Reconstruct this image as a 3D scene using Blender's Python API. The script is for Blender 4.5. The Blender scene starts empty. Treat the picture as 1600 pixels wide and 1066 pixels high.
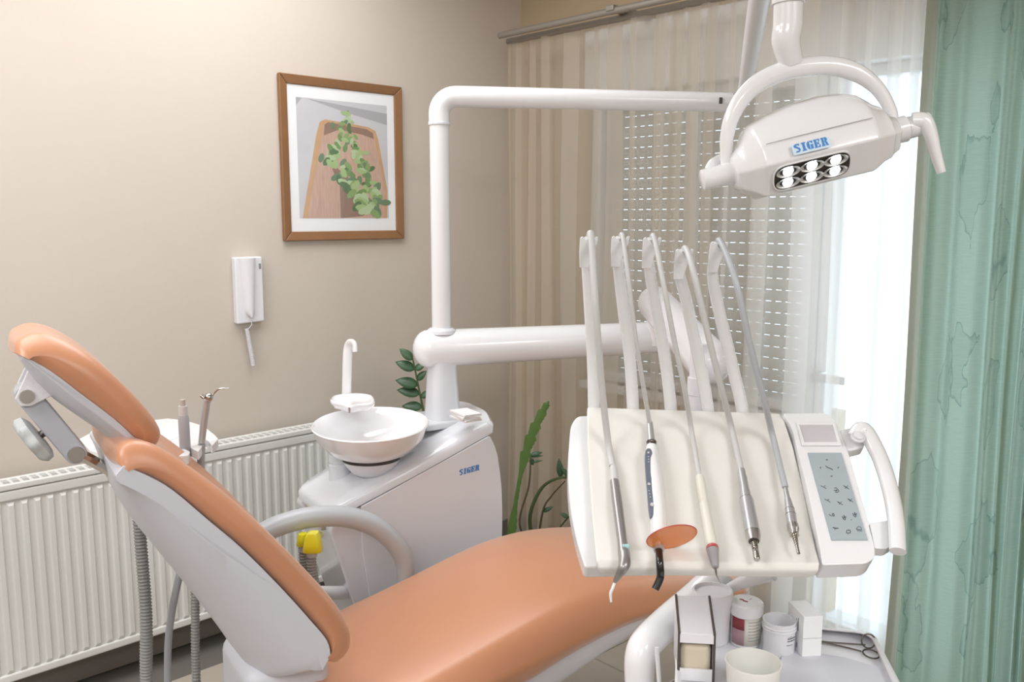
import bpy, bmesh, math, random
from math import sin, cos, pi, radians, atan, tan, sqrt
from mathutils import Vector, Matrix
random.seed(7)
S = bpy.context.scene
COL = S.collection

# ------------------------------------------------------------------ camera, world, light, exposure
F, CX, CY = 1377.0, 800.0, 533.0
PITCH = atan(195 / F)
HEAD = radians(46.6)                     # direction the camera looks, in the plan of the room
EYE = 1.6
FW = Vector((cos(HEAD), sin(HEAD), 0)); RT = Vector((sin(HEAD), -cos(HEAD), 0)); UP = Vector((0, 0, 1))
cam = bpy.data.objects.new('camera', bpy.data.cameras.new('camera')); COL.objects.link(cam)
cam.location = (0, 0, EYE)
cam.rotation_euler = (pi/2 - PITCH, 0, HEAD - pi/2)
cam.data.sensor_width = 36; cam.data.lens = 36 * F / 1600; cam.data.clip_start = .05
S.camera = cam
w = bpy.data.worlds.new('daylight'); S.world = w; w.use_nodes = True
w.node_tree.nodes['Background'].inputs[0].default_value = (.80, .91, 1.0, 1)
w.node_tree.nodes['Background'].inputs[1].default_value = 2.9
S.view_settings.view_transform = 'Standard'; S.view_settings.look = 'None'
S.view_settings.exposure = 0.0; S.view_settings.gamma = 1; S.view_settings.use_curve_mapping = False
def area_light(name, loc, size, power, color, rot=(0, 0, 0), sy=None):
    l = bpy.data.lights.new(name, 'AREA'); l.energy = power; l.color = color
    l.shape = 'RECTANGLE'; l.size = size; l.size_y = sy or size
    o = bpy.data.objects.new(name, l); COL.objects.link(o); o.location = loc; o.rotation_euler = rot
    return o
for lx, ly, le in ((-1.3, 1.6, 42), (-1.3, -.9, 46), (.9, -1.5, 44), (1.5, 2.35, 21), (.2, 2.2, 21)):
    area_light('ceiling_panel_light', (lx, ly, 2.77), 1.1, le, (.965, .98, 1))

# ------------------------------------------------------------------ projection helpers: a picture point at a real distance
def ray(px, py):
    u = (px - CX) / F; v = (CY - py) / F
    c, s = cos(PITCH), sin(PITCH)
    return RT * u + FW * (c + v * s) + UP * (v * c - s)
O0 = Vector((0, 0, EYE))
def P(px, py, d):
    r = ray(px, py); return O0 + r * (d / r.dot(FW))
def PZ(px, py, z):
    r = ray(px, py); return O0 + r * ((z - EYE) / r.z)
def PY(px, py, y):
    r = ray(px, py); return O0 + r * (y / r.y)
def PX(px, py, x):
    r = ray(px, py); return O0 + r * (x / r.x)
CAMF = Matrix(((RT.x, FW.x, 0, 0), (RT.y, FW.y, 0, 0), (0, 0, 1, 0), (0, 0, 0, 1)))
def frame(o, deg):
    return CAMF @ Matrix.Translation(Vector((o[0], o[1], 0))) @ Matrix.Rotation(radians(deg), 4, 'Z')
I4 = Matrix.Identity(4)
def axes(o, x, y):
    """matrix with origin o, x axis along x, z axis normal to x and y"""
    x = x.normalized(); z = x.cross(y).normalized(); y = z.cross(x)
    m = Matrix((x, y, z)).transposed().to_4x4(); m.translation = o
    return m

# ------------------------------------------------------------------ materials
def srgb(h):
    h = h.lstrip('#'); c = [int(h[i:i+2], 16) / 255 for i in (0, 2, 4)]
    return tuple((x / 12.92 if x <= .04045 else ((x + .055) / 1.055) ** 2.4) for x in c) + (1,)
M = {}
def mat(name, col, rough=.4, metal=0, coat=0, spec=.5, bump=0, bscale=60, vary=0, vscale=6, emit=None, es=0, trans=0, alpha=1, stretch=None):
    m = bpy.data.materials.new(name); m.use_nodes = True; nt = m.node_tree; b = nt.nodes['Principled BSDF']
    c = srgb(col) if isinstance(col, str) else col
    b.inputs['Base Color'].default_value = c; b.inputs['Roughness'].default_value = rough
    b.inputs['Metallic'].default_value = metal; b.inputs['Coat Weight'].default_value = coat
    b.inputs['Coat Roughness'].default_value = .06
    b.inputs['Specular IOR Level'].default_value = spec; b.inputs['Transmission Weight'].default_value = trans
    b.inputs['Alpha'].default_value = alpha
    tc = nt.nodes.new('ShaderNodeTexCoord'); mp = nt.nodes.new('ShaderNodeMapping')
    nt.links.new(tc.outputs['Object'], mp.inputs[0])
    if stretch: mp.inputs['Scale'].default_value = stretch
    if bump:
        n = nt.nodes.new('ShaderNodeTexNoise'); n.inputs['Scale'].default_value = bscale; n.inputs['Detail'].default_value = 3
        bp = nt.nodes.new('ShaderNodeBump'); bp.inputs['Strength'].default_value = bump; bp.inputs['Distance'].default_value = .002
        nt.links.new(mp.outputs[0], n.inputs['Vector']); nt.links.new(n.outputs[0], bp.inputs['Height']); nt.links.new(bp.outputs[0], b.inputs['Normal'])
    n = nt.nodes.new('ShaderNodeTexNoise'); n.inputs['Scale'].default_value = vscale; n.inputs['Detail'].default_value = 4
    nt.links.new(mp.outputs[0], n.inputs['Vector'])
    mx = nt.nodes.new('ShaderNodeMix'); mx.data_type = 'RGBA'
    v = vary or .02
    mx.inputs[6].default_value = tuple(x * (1 - v) for x in c[:3]) + (1,)
    mx.inputs[7].default_value = tuple(min(1, x * (1 + v)) for x in c[:3]) + (1,)
    nt.links.new(n.outputs[0], mx.inputs[0]); nt.links.new(mx.outputs[2], b.inputs['Base Color'])
    if emit: b.inputs['Emission Color'].default_value = srgb(emit); b.inputs['Emission Strength'].default_value = es
    M[name] = m; return m
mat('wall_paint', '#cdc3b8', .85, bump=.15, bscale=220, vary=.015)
mat('shaded_window_wall', '#bca98c', .85, bump=.15, bscale=220, vary=.015)  # darker, browner wall tone: corner shade and warm light put into the colour
mat('ceiling_paint', '#e9e6e0', .9)
mat('baseboard_grey', '#857e77', .6)
mat('tile', '#b8aea2', .35, vary=.06, vscale=14)
mat('grout', '#6f6a64', .9)
mat('white_gloss', '#ebebed', .22, coat=.6)
mat('white_plastic', '#e6e5e9', .32, coat=.2)
mat('unit_white', '#e2e4ea', .2, coat=.7)
mat('porcelain', '#f2f1f3', .08, coat=1)
mat('warm_white', '#dddbd1', .38, vary=.01)
mat('mat_silicone', '#e2e0da', .42, bump=.05, bscale=300)
mat('shell_white', '#d3d4dc', .42, vary=.012)
mat('shell_grey', '#b7b0a8', .4)
mat('arm_grey', '#bcbfc3', .32)
mat('bar_grey', '#babcc4', .35)
mat('knob_grey', '#c2c6c6', .4)
mat('leather', '#c98b66', .38, coat=.5, spec=.5, bump=.12, bscale=420, vary=.05, vscale=4)
M['leather'].node_tree.nodes['Principled BSDF'].inputs['Coat Roughness'].default_value = .32
M['leather'].node_tree.nodes['Principled BSDF'].inputs['Sheen Weight'].default_value = .25
mat('chrome', '#b9b4ad', .2, metal=1)
mat('steel', '#c4c2c0', .3, metal=1)
mat('dark_steel', '#6b6560', .35, metal=1)
mat('satin_silver', '#c2c2c5', .34, metal=.65)
mat('gunmetal', '#a19d9d', .32, metal=.65)
mat('hose_grey', '#c9c9c8', .42)
mat('hose_silver', '#b4b7bc', .36)
mat('corrugated_grey', '#8d8c8a', .5)
mat('suction_grey', '#a9abb0', .45)
mat('radiator_white', '#e0e0dc', .38)
mat('radiator_slot', '#8b857a', .7)
mat('wood_frame', '#8d6543', .45, bump=.2, bscale=60, vary=.14, vscale=18, stretch=(1, 1, 1))
mat('card', '#f3f4f6', .8)
mat('print_grey', '#cdccd1', .6); mat('print_grey_dark', '#aeadb2', .6)  # grey, board and rim of the print lightened: reflection haze put into their colours
mat('print_board', '#c8a796', .6, vary=.22, vscale=22, stretch=(6, 1, 1))
mat('print_board_rim', '#c9a37c', .6, vary=.15, vscale=20); mat('print_board_dark', '#95796a', .6)
for i, c in enumerate(['#8aa66c', '#75945c', '#a5be85', '#5d7a52', '#b4caa0', '#6f8a6b']): mat('print_leaf_%d' % i, c, .6)
mat('shutter', '#dcd8d0', .6); mat('frame_white', '#e9ebee', .4)
mat('rail_grey', '#9a938a', .4, metal=.3)
mat('blue_ink', '#2f7fc8', .4); mat('label_pale_blue', '#cfe2f2', .4)
mat('ink', '#3a3f48', .5); mat('ink_soft', '#8a8d90', .5)
mat('keypad_blue', '#a7b2b8', .4); mat('display_grey', '#c9c6c9', .3)
mat('yellow_plastic', '#dcd21c', .3, coat=.4)
mat('leaf_dark', '#3f5f42', .35, vary=.2, vscale=12); mat('leaf_green', '#5f8040', .4, vary=.25, vscale=10)
mat('stem_green', '#4d5f3a', .5, vary=.2); mat('stem_brown', '#5b5340', .6, vary=.2)
mat('pot', '#7a5b45', .7); mat('soil', '#3b2f26', .95, bump=.6, bscale=80)
mat('black_plastic', '#1c1b1c', .2, coat=.6)
mat('panel_slate', '#6b7280', .4); mat('tip_grey', '#9d9c9e', .45)
mat('red_ring', '#c05858', .4); mat('teal_button', '#a9d3d4', .35)
mat('label_red', '#8d3a40', .5); mat('label_rose', '#a98a90', .5); mat('label_cream', '#d9d5cc', .6)
mat('brown_edge', '#514741', .5); mat('sponge', '#cfc3ae', .85); mat('napkin', '#ecebea', .9, bump=.3, bscale=100)
mat('cup_cream', '#e6e5df', .45)
mat('dark_gap', '#4a4644', .6)
# clear amber filter disc and lens
def glassy(name, col, rough, mixf):
    m = bpy.data.materials.new(name); m.use_nodes = True; nt = m.node_tree; nt.nodes.clear()
    o = nt.nodes.new('ShaderNodeOutputMaterial'); a = nt.nodes.new('ShaderNodeBsdfTransparent'); g = nt.nodes.new('ShaderNodeBsdfGlossy')
    x = nt.nodes.new('ShaderNodeMixShader'); fr = nt.nodes.new('ShaderNodeFresnel'); fr.inputs[0].default_value = 1.45
    a.inputs[0].default_value = col; g.inputs['Roughness'].default_value = rough
    mth = nt.nodes.new('ShaderNodeMath'); mth.operation = 'MULTIPLY_ADD'; mth.inputs[1].default_value = 1; mth.inputs[2].default_value = mixf
    geo = nt.nodes.new('ShaderNodeNewGeometry'); fb = nt.nodes.new('ShaderNodeMath'); fb.operation = 'SUBTRACT'; fb.inputs[0].default_value = 1
    nt.links.new(geo.outputs['Backfacing'], fb.inputs[1]); fm = nt.nodes.new('ShaderNodeMath'); fm.operation = 'MULTIPLY'
    nt.links.new(fr.outputs[0], fm.inputs[0]); nt.links.new(fb.outputs[0], fm.inputs[1]); nt.links.new(fm.outputs[0], mth.inputs[0]); nt.links.new(mth.outputs[0], x.inputs[0])
    nt.links.new(a.outputs[0], x.inputs[1]); nt.links.new(g.outputs[0], x.inputs[2]); nt.links.new(x.outputs[0], o.inputs[0])
    M[name] = m
glassy('clear_glass', (1, 1, 1, 1), .02, 0)
mat('amber_disc', '#ff9326', .25, coat=.4, alpha=.78)
glassy('window_glass', (.95, .98, 1, 1), .01, 0)
mat('reflector', '#e6eaec', .22, metal=.8)
mat('led_lit', '#ffffff', .3, emit='#f4f8ff', es=6)

HEM = 99.0
def cloth(name, kind):
    m = bpy.data.materials.new(name); m.use_nodes = True; nt = m.node_tree; nt.nodes.clear(); N = nt.nodes.new; L = nt.links.new
    out = N('ShaderNodeOutputMaterial'); uv = N('ShaderNodeTexCoord'); sep = N('ShaderNodeSeparateXYZ')
    L(uv.outputs['UV'], sep.inputs[0])
    dif = N('ShaderNodeBsdfDiffuse'); trl = N('ShaderNodeBsdfTranslucent'); mx = N('ShaderNodeMixShader')
    L(dif.outputs[0], mx.inputs[1]); L(trl.outputs[0], mx.inputs[2])
    if kind == 'sheer':
        dif.inputs[0].default_value = srgb('#d5c9b8'); trl.inputs[0].default_value = srgb('#e6e3de'); mx.inputs[0].default_value = .5
        # woven stripes along the drop, in metres of cloth (uv.x)
        n = N('ShaderNodeTexNoise'); n.noise_dimensions = '1D'; n.inputs['Scale'].default_value = 12; n.inputs['Detail'].default_value = 0
        L(sep.outputs[0], n.inputs['W'])
        cr = N('ShaderNodeValToRGB'); e = cr.color_ramp.elements; e[0].position = .49; e[0].color = (.46,) * 3 + (1,); e[1].position = .52; e[1].color = (.14,) * 3 + (1,)
        L(n.outputs[0], cr.inputs[0])
        f = N('ShaderNodeTexNoise'); f.noise_dimensions = '1D'; f.inputs['Scale'].default_value = 260
        L(sep.outputs[0], f.inputs['W'])
        ad = N('ShaderNodeMath'); ad.operation = 'MULTIPLY_ADD'; ad.inputs[1].default_value = .05; L(f.outputs[0], ad.inputs[0]); L(cr.outputs[0], ad.inputs[2])
        sb = N('ShaderNodeMath'); sb.operation = 'SUBTRACT'; sb.inputs[1].default_value = .025; L(ad.outputs[0], sb.inputs[0])
        tr = N('ShaderNodeBsdfTransparent'); m2 = N('ShaderNodeMixShader')
        L(sb.outputs[0], m2.inputs[0]); L(mx.outputs[0], m2.inputs[1]); L(tr.outputs[0], m2.inputs[2]); L(m2.outputs[0], out.inputs[0])
    else:
        mx.inputs[0].default_value = .66
        mp = N('ShaderNodeMapping'); mp.inputs['Scale'].default_value = (15, 5, 1); L(uv.outputs['UV'], mp.inputs[0])
        v = N('ShaderNodeTexVoronoi'); v.feature = 'DISTANCE_TO_EDGE'; v.inputs['Scale'].default_value = 1; 
        nz = N('ShaderNodeTexNoise'); nz.inputs['Scale'].default_value = 1.6; L(mp.outputs[0], nz.inputs['Vector'])
        va = N('ShaderNodeVectorMath'); va.operation = 'MULTIPLY_ADD'; va.inputs[1].default_value = (1.3, .5, .5); L(nz.outputs['Color'], va.inputs[0]); L(mp.outputs[0], va.inputs[2])
        L(va.outputs[0], v.inputs['Vector'])
        line = N('ShaderNodeMapRange'); line.inputs['From Min'].default_value = .01; line.inputs['From Max'].default_value = .06; L(v.outputs['Distance'], line.inputs[0])
        v2 = N('ShaderNodeTexVoronoi'); v2.inputs['Scale'].default_value = 1; L(va.outputs[0], v2.inputs['Vector'])
        sc = N('ShaderNodeSeparateColor'); L(v2.outputs['Color'], sc.inputs[0])
        gt = N('ShaderNodeMath'); gt.operation = 'GREATER_THAN'; gt.inputs[1].default_value = .76; L(sc.outputs[0], gt.inputs[0])
        inv = N('ShaderNodeMath'); inv.operation = 'SUBTRACT'; inv.inputs[0].default_value = 1; L(line.outputs[0], inv.inputs[1])
        mk = N('ShaderNodeMath'); mk.operation = 'MULTIPLY'; L(inv.outputs[0], mk.inputs[0]); L(gt.outputs[0], mk.inputs[1])
        ml = N('ShaderNodeMath'); ml.operation = 'MULTIPLY_ADD'; ml.inputs[1].default_value = .28; L(gt.outputs[0], ml.inputs[0]); L(mk.outputs[0], ml.inputs[2])
        w2 = N('ShaderNodeTexNoise'); w2.inputs['Scale'].default_value = 1; w2.inputs['Detail'].default_value = 4
        mp2 = N('ShaderNodeMapping'); mp2.inputs['Scale'].default_value = (25, 320, 1); L(uv.outputs['UV'], mp2.inputs[0]); L(mp2.outputs[0], w2.inputs['Vector'])
        base = N('ShaderNodeMix'); base.data_type = 'RGBA'; base.inputs[6].default_value = srgb('#a6b9a9'); base.inputs[7].default_value = srgb('#c0d2c3'); L(w2.outputs[0], base.inputs[0])
        c = N('ShaderNodeMix'); c.data_type = 'RGBA'; L(base.outputs[2], c.inputs[6]); c.inputs[7].default_value = srgb('#5f7f76')
        ms = N('ShaderNodeMath'); ms.operation = 'MULTIPLY'; ms.inputs[1].default_value = .38; L(ml.outputs[0], ms.inputs[0]); L(ms.outputs[0], c.inputs[0])
        hem = N('ShaderNodeMapRange'); hem.inputs['From Min'].default_value = HEM-.035; hem.inputs['From Max'].default_value = HEM-.033; L(sep.outputs[0], hem.inputs[0])
        ch = N('ShaderNodeMix'); ch.data_type = 'RGBA'; L(hem.outputs[0], ch.inputs[0]); L(c.outputs[2], ch.inputs[6]); ch.inputs[7].default_value = srgb('#b3b3a2'); c = ch
        M['_hem'] = hem
        g_ = N('ShaderNodeMix'); g_.data_type = 'RGBA'; g_.blend_type = 'MULTIPLY'; g_.inputs[0].default_value = 1; L(c.outputs[2], g_.inputs[6]); g_.inputs[7].default_value = (.60, .62, .58, 1)
        L(g_.outputs[2], dif.inputs[0]); L(c.outputs[2], trl.inputs[0])
        L(mx.outputs[0], out.inputs[0])
    M[name] = m
cloth('sheer_cloth', 'sheer'); cloth('green_cloth', 'green')

# ------------------------------------------------------------------ mesh helpers
def catmull(pts, n=6, closed=False):
    pts = [Vector(p) for p in pts]; out = []; k = len(pts)
    rng = range(k if closed else k - 1)
    for i in rng:
        g = (lambda j: pts[j % k]) if closed else (lambda j: pts[max(0, min(k - 1, j))])
        p0, p1, p2, p3 = g(i-1), g(i), g(i+1), g(i+2)
        for j in range(n):
            t = j / n
            out.append(.5 * ((2*p1) + (p2-p0)*t + (2*p0-5*p1+4*p2-p3)*t*t + (3*p1-p0-3*p2+p3)*t**3))
    if not closed: out.append(pts[-1])
    return out
def rounded(poly, r, n=4):
    """round the corners of a 2-D polygon"""
    out = []; k = len(poly)
    for i in range(k):
        a, b, c = Vector(poly[i-1]), Vector(poly[i]), Vector(poly[(i+1) % k])
        rr = r[i] if isinstance(r, (list, tuple)) else r
        if rr <= 0: out.append(b); continue
        l = min(rr, (a-b).length*.45, (c-b).length*.45)
        p = b + (a-b).normalized()*l; q = b + (c-b).normalized()*l
        for j in range(n+1):
            t = j/n; out.append(p*(1-t)**2 + b*2*t*(1-t) + q*t*t)
    return out
class MB:
    def __init__(s, T=None): s.v = []; s.f = []; s.mi = []; s.T = T or I4; s.uv = None; s.cur = 0
    def add(s, vs, fs):
        o = len(s.v); s.v += [s.T @ Vector(x) for x in vs]; s.f += [[o+i for i in f] for f in fs]; s.mi += [s.cur]*len(fs); return s
    def box(s, a, b):
        x0, y0, z0 = a; x1, y1, z1 = b
        return s.add([(x0,y0,z0),(x1,y0,z0),(x1,y1,z0),(x0,y1,z0),(x0,y0,z1),(x1,y0,z1),(x1,y1,z1),(x0,y1,z1)],
                     [(0,3,2,1),(4,5,6,7),(0,1,5,4),(1,2,6,5),(2,3,7,6),(3,0,4,7)])
    def prism(s, poly, z0, z1):
        """poly in local xy, extruded along z"""
        n = len(poly); vs = [(p[0], p[1], z0) for p in poly] + [(p[0], p[1], z1) for p in poly]
        return s.add(vs, [list(range(n))[::-1], list(range(n, 2*n))] + [(i, (i+1) % n, n+(i+1) % n, n+i) for i in range(n)])
    def prism_xz(s, poly, y0, y1):
        n = len(poly); vs = [(p[0], y0, p[1]) for p in poly] + [(p[0], y1, p[1]) for p in poly]
        return s.add(vs, [list(range(n)), list(range(n, 2*n))[::-1]] + [(i, n+i, n+(i+1) % n, (i+1) % n) for i in range(n)])
    def slab(s, pts, t):
        """world polygon thickened by the vector t"""
        n = len(pts); vs = list(pts) + [Vector(p) + t for p in pts]
        return s.add(vs, [list(range(n)), list(range(n, 2*n))[::-1]] + [(i, n+i, n+(i+1) % n, (i+1) % n) for i in range(n)])
    def loft(s, rings, caps=True, closed=True):
        n = len(rings[0]); vs = [p for r in rings for p in r]; fs = []
        for i in range(len(rings)-1):
            for j in range(n if closed else n-1):
                k = (j+1) % n; fs.append((i*n+j, i*n+k, (i+1)*n+k, (i+1)*n+j))
        if caps and closed: fs += [list(range(n))[::-1], list(range((len(rings)-1)*n, len(rings)*n))]
        return s.add(vs, fs)
    def tube(s, path, r, seg=12, flat=1, upv=None, caps=True):
        """round tube, or an oval one: flat scales the radius along upv"""
        path = [Vector(p) for p in path]; n = len(path); rad = r if isinstance(r, (list, tuple)) else [r]*n
        if len(rad) != n: rad = [rad[min(len(rad)-2, int(i/(n-1)*(len(rad)-1)))]*(1-(i/(n-1)*(len(rad)-1)-min(len(rad)-2, int(i/(n-1)*(len(rad)-1))))) + rad[min(len(rad)-2, int(i/(n-1)*(len(rad)-1)))+1]*((i/(n-1)*(len(rad)-1)-min(len(rad)-2, int(i/(n-1)*(len(rad)-1))))) for i in range(n)]
        t0 = (path[1]-path[0]).normalized()
        u = Vector(upv) if upv else (Vector((0,0,1)) if abs(t0.z) < .9 else Vector((1,0,0)))
        rings = []
        for i in range(n):
            t = (path[min(i+1, n-1)]-path[max(i-1, 0)]).normalized()
            u = (u - t*u.dot(t)); u.normalize(); w_ = t.cross(u)
            rings.append([path[i] + u*(rad[i]*flat*cos(a)) + w_*(rad[i]*sin(a)) for a in [2*pi*k/seg for k in range(seg)]])
        return s.loft(rings, caps)
    def lathe(s, prof, o, axis=(0,0,1), seg=32, scale=(1,1)):
        """prof: list of (radius, height along axis); o: origin"""
        z = Vector(axis).normalized(); x = z.orthogonal().normalized(); y = z.cross(x); o = Vector(o); rings = []
        for r, h in prof:
            r = max(r, 1e-5); rings.append([o + z*h + x*(r*cos(2*pi*k/seg)) + y*(r*sin(2*pi*k/seg)) for k in range(seg)])
        return s.loft(rings)
    def ball(s, o, r, seg=20):
        prof = [(r*sin(pi*i/12), -r*cos(pi*i/12)) for i in range(13)]
        return s.lathe(prof, o, seg=seg)
    def pillow(s, poly, hw, r, wf=None, shift=None, nr=5, ny=8):
        """outline in local xz, extruded over y=-hw..hw with its rim rounded by r"""
        k = len(poly); P2 = [Vector(p) for p in poly]
        ar = sum(P2[i-1].x*P2[i].y - P2[i].x*P2[i-1].y for i in range(k)); sg = 1 if ar > 0 else -1
        nor = []
        for i in range(k):
            t = (P2[(i+1) % k]-P2[i-1]).normalized(); nor.append(Vector((-t.y, t.x))*sg)
        ys = []
        for i in range(nr): a = pi/2*i/nr; ys.append((-1 + r/hw*(1-sin(a)) , r*(1-cos(a))))
        ys = [(-1+ r/hw*(1-cos(pi/2*i/nr)), r*(1-sin(pi/2*i/nr))) for i in range(nr+1)]
        e = ys[-1][0]; mid = [(e + (-2*e)*j/ny, 0) for j in range(1, ny)]
        full = ys + mid + [(-a, b) for a, b in ys[::-1]]
        rings = []
        for yy, ins in full:
            ring = []
            for p, nn in zip(P2, nor):
                q = p + nn*ins; wsc = wf(p.x, p.y) if wf else 1
                sh = shift(yy, p) if shift else (0, 0)
                ring.append((q.x + sh[0], yy*hw*wsc, q.y + sh[1]))
            rings.append(ring)
        return s.loft(rings)
    def cushion(s, front, back, hw, r, wf=None, shift=None, nr=6, ny=14):
        """soft pad: front and back lines in local xz from head to foot, its sides rounded towards the middle line"""
        n = min(len(front), len(back)); rings = []
        def res(l):
            v = [Vector(p) for p in l]; c = [0]
            for a_, b_ in zip(v, v[1:]): c.append(c[-1]+(b_-a_).length)
            out = []; i = 0
            for k in range(60):
                t = c[-1]*(.5-.5*cos(pi*k/59))
                while i < len(v)-2 and c[i+1] < t: i += 1
                out.append(v[i].lerp(v[i+1], (t-c[i])/max(1e-9, c[i+1]-c[i])))
            return out
        f_, b_ = res(front), res(back); mid = [(p+q)/2 for p, q in zip(f_, b_)]; cen = sum(mid, Vector((0, 0)))/60; half = max((p-cen).length for p in mid)
        st = [(1-r/hw*(1-sin(pi/2*i/nr)), max(.03, cos(pi/2*i/nr))) for i in range(nr, 0, -1)]
        e = 1-r/hw
        full = [(-a_, c_) for a_, c_ in st] + [(-e+2*e*j/ny, 1) for j in range(ny+1)] + st[::-1]
        for yy, c_ in full:
            ring = []
            for side in (f_, b_[::-1]):
                m_ = mid if side is f_ else mid[::-1]
                for p, q in zip(side, m_):
                    z_ = q + (p-q)*c_; z_ = cen + (z_-cen)*(1-(1-c_)*r*.9/half)
                    sh = shift(yy, z_) if shift else (0, 0)
                    ring.append((z_.x+sh[0], yy*hw*(wf(z_.x, z_.y) if wf else 1), z_.y+sh[1]))
            rings.append(ring)
        return s.loft(rings)
    def build(s, name, m, parent=None, smooth=True, bevel=0, bseg=3, sub=0, solid=0, kind=None, label=None, ang=38):
        me = bpy.data.meshes.new(name); inv = parent.matrix_world.inverted() if parent else I4
        if parent and parent.get('_m'): pass
        me.from_pydata([tuple(inv @ p) for p in s.v], [], s.f)
        mats = m if isinstance(m, (list, tuple)) else [m]
        for x in mats: me.materials.append(M[x])
        for p, i in zip(me.polygons, s.mi): p.material_index = i
        if s.uv:
            l = me.uv_layers.new(name='UVMap')
            for lp in me.loops: l.data[lp.index].uv = s.uv[lp.vertex_index]
        me.validate()
        bm = bmesh.new(); bm.from_mesh(me)
        if not s.uv: bmesh.ops.recalc_face_normals(bm, faces=bm.faces)
        bm.to_mesh(me); bm.free()
        o = bpy.data.objects.new(name, me); COL.objects.link(o)
        if parent: o.parent = parent
        if smooth:
            for p in me.polygons: p.use_smooth = True
            me.set_sharp_from_angle(angle=radians(ang))
        if solid: md = o.modifiers.new('thickness', 'SOLIDIFY'); md.thickness = solid; md.offset = 0
        if bevel: md = o.modifiers.new('bevel', 'BEVEL'); md.width = bevel; md.segments = bseg; md.limit_method = 'ANGLE'; md.angle_limit = radians(30); md.use_clamp_overlap = True
        if sub: md = o.modifiers.new('smooth', 'SUBSURF'); md.levels = sub; md.render_levels = sub
        if bevel and smooth:
            md = o.modifiers.new('normals', 'WEIGHTED_NORMAL'); md.keep_sharp = False
            for e in me.edges: pass
        if kind: o['kind'] = kind
        if label: o['label'] = label
        return o
def thing(name, label, cat, loc, group=None, mtx=None):
    o = bpy.data.objects.new(name, None); COL.objects.link(o); o.empty_display_size = .05
    o.matrix_world = mtx if mtx else Matrix.Translation(Vector(loc))
    bpy.context.view_layer.update()
    o['label'] = label; o['category'] = cat
    if group: o['group'] = group
    return o
def lid_rest(parent):                     # parts of parts: child keeps the thing's frame
    return parent
def sub_build(mb, name, m, part, **k):
    bpy.context.view_layer.update()
    return mb.build(name, m, part, **k)

# lettering: heavy stencil capitals drawn as flat polygons in a 5 x 7 cell
LET = {
 'S': [[(0,0),(1.2,0),(1.2,1.1),(3.6,1.1),(3.0,2.6),(.2,4.6),(0,5.4),(.5,6.4),(1.6,7),(4.4,7),(4.4,5.0),(3.4,5.9),(1.9,5.9),(1.9,5.1),(4.4,3.3),(4.8,1.9),(4.3,.6),(3.2,0)]],
 'I': [[(.3,0),(3.7,0),(3.7,.8),(3.0,.9),(3.0,6.1),(3.7,6.2),(3.7,7),(.3,7),(.3,6.2),(1,6.1),(1,.9),(.3,.8)]],
 'G': [[(2.3,0),(2.3,7),(1.3,6.7),(.4,5.5),(0,3.5),(.4,1.5),(1.3,.3)], [(2.7,0),(4.2,.3),(5,.2),(5,3.1),(5.3,3.2),(5.3,3.9),(2.9,3.9),(2.9,3.2),(3.2,3.1),(3.2,.9),(2.7,.8)], [(2.7,6.2),(3.9,5.6),(4.5,4.7),(5,4.7),(5,7),(4.5,7),(4.2,6.7),(2.7,7)]],
 'E': [[(0,0),(2.3,0),(2.3,7),(0,7),(0,6.2),(.5,6.1),(.5,.9),(0,.8)], [(2.6,0),(4.9,0),(5,2.2),(4.5,2.2),(3.7,.9),(2.6,.8)], [(2.6,6.2),(3.7,6.1),(4.4,4.9),(4.8,4.9),(4.8,7),(2.6,7)], [(2.6,3.1),(3.3,2.9),(3.6,2.2),(4.0,2.2),(4.0,5),(3.6,5),(3.3,4.2),(2.6,4.0)]],
 'R': [[(0,0),(2.7,0),(2.7,.8),(2.3,.9),(2.3,7),(0,7),(0,6.2),(.5,6.1),(.5,.9),(0,.8)], [(2.6,3.2),(3.1,3.0),(3.3,.6),(4.0,0),(5.5,0),(5.5,.8),(5.0,1.0),(4.8,2.8),(4.0,3.5),(4.8,4.0),(5.1,5.2),(4.7,6.5),(3.8,7),(2.6,7),(2.6,6.2),(3.1,5.9),(3.1,4.2),(2.6,3.9)]],
}
def word(txt, m, width, thick=.0006, slant=.0, stripes=False):
    """lettering in the local xy plane of matrix m, starting at the origin"""
    mb = MB(m); x = 0; adv = []
    for ch in txt: adv.append(x); x += {'I': 4.4}.get(ch, 5.9)
    k = width / x
    for ch, a in zip(txt, adv):
        for poly in LET[ch]: mb.prism([((px+a+py*slant)*k, py*k) for px, py in poly], 0, thick)
    return mb, 7*k

# ------------------------------------------------------------------ the room (wall A: y = 3.13, wall B: x = 3.02)
YA, XB, CZ = 3.13, 3.02, 2.80
X0, Y0 = -2.2, -2.2
def struct(mb, name, m, **k):
    return mb.build(name, m, None, kind='structure', **k)
flo = struct(MB().box((X0-.2, Y0-.2, -.12), (XB+.3, YA+.2, -.008)), 'floor', 'grout', smooth=False)
tm = MB().box((-.148, -.148, -.008), (.148, .148, 0)).build('tile', 'tile', flo, smooth=False, bevel=.003, bseg=1)
nx = 0
for i in range(18):
    for j in range(18):
        x, y = X0 + .15 + .3*i, Y0 + .15 + .3*j
        if x > XB-.1 or y > YA-.1: continue
        d = Vector((x, y, 0)).dot(FW)
        if d < 1.2 or abs(Vector((x, y, 0)).dot(RT)) > d*.9: continue
        t = tm if nx == 0 else tm.copy()
        if nx: COL.objects.link(t)
        t.location = (x, y, 0); nx += 1
struct(MB().box((X0-.2, Y0-.2, CZ), (XB+.3, YA+.2, CZ+.1)), 'ceiling', 'ceiling_paint', smooth=False)
struct(MB().box((X0-.2, YA, 0), (XB+.3, YA+.2, CZ)), 'wall_left', 'wall_paint', smooth=False)
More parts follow.
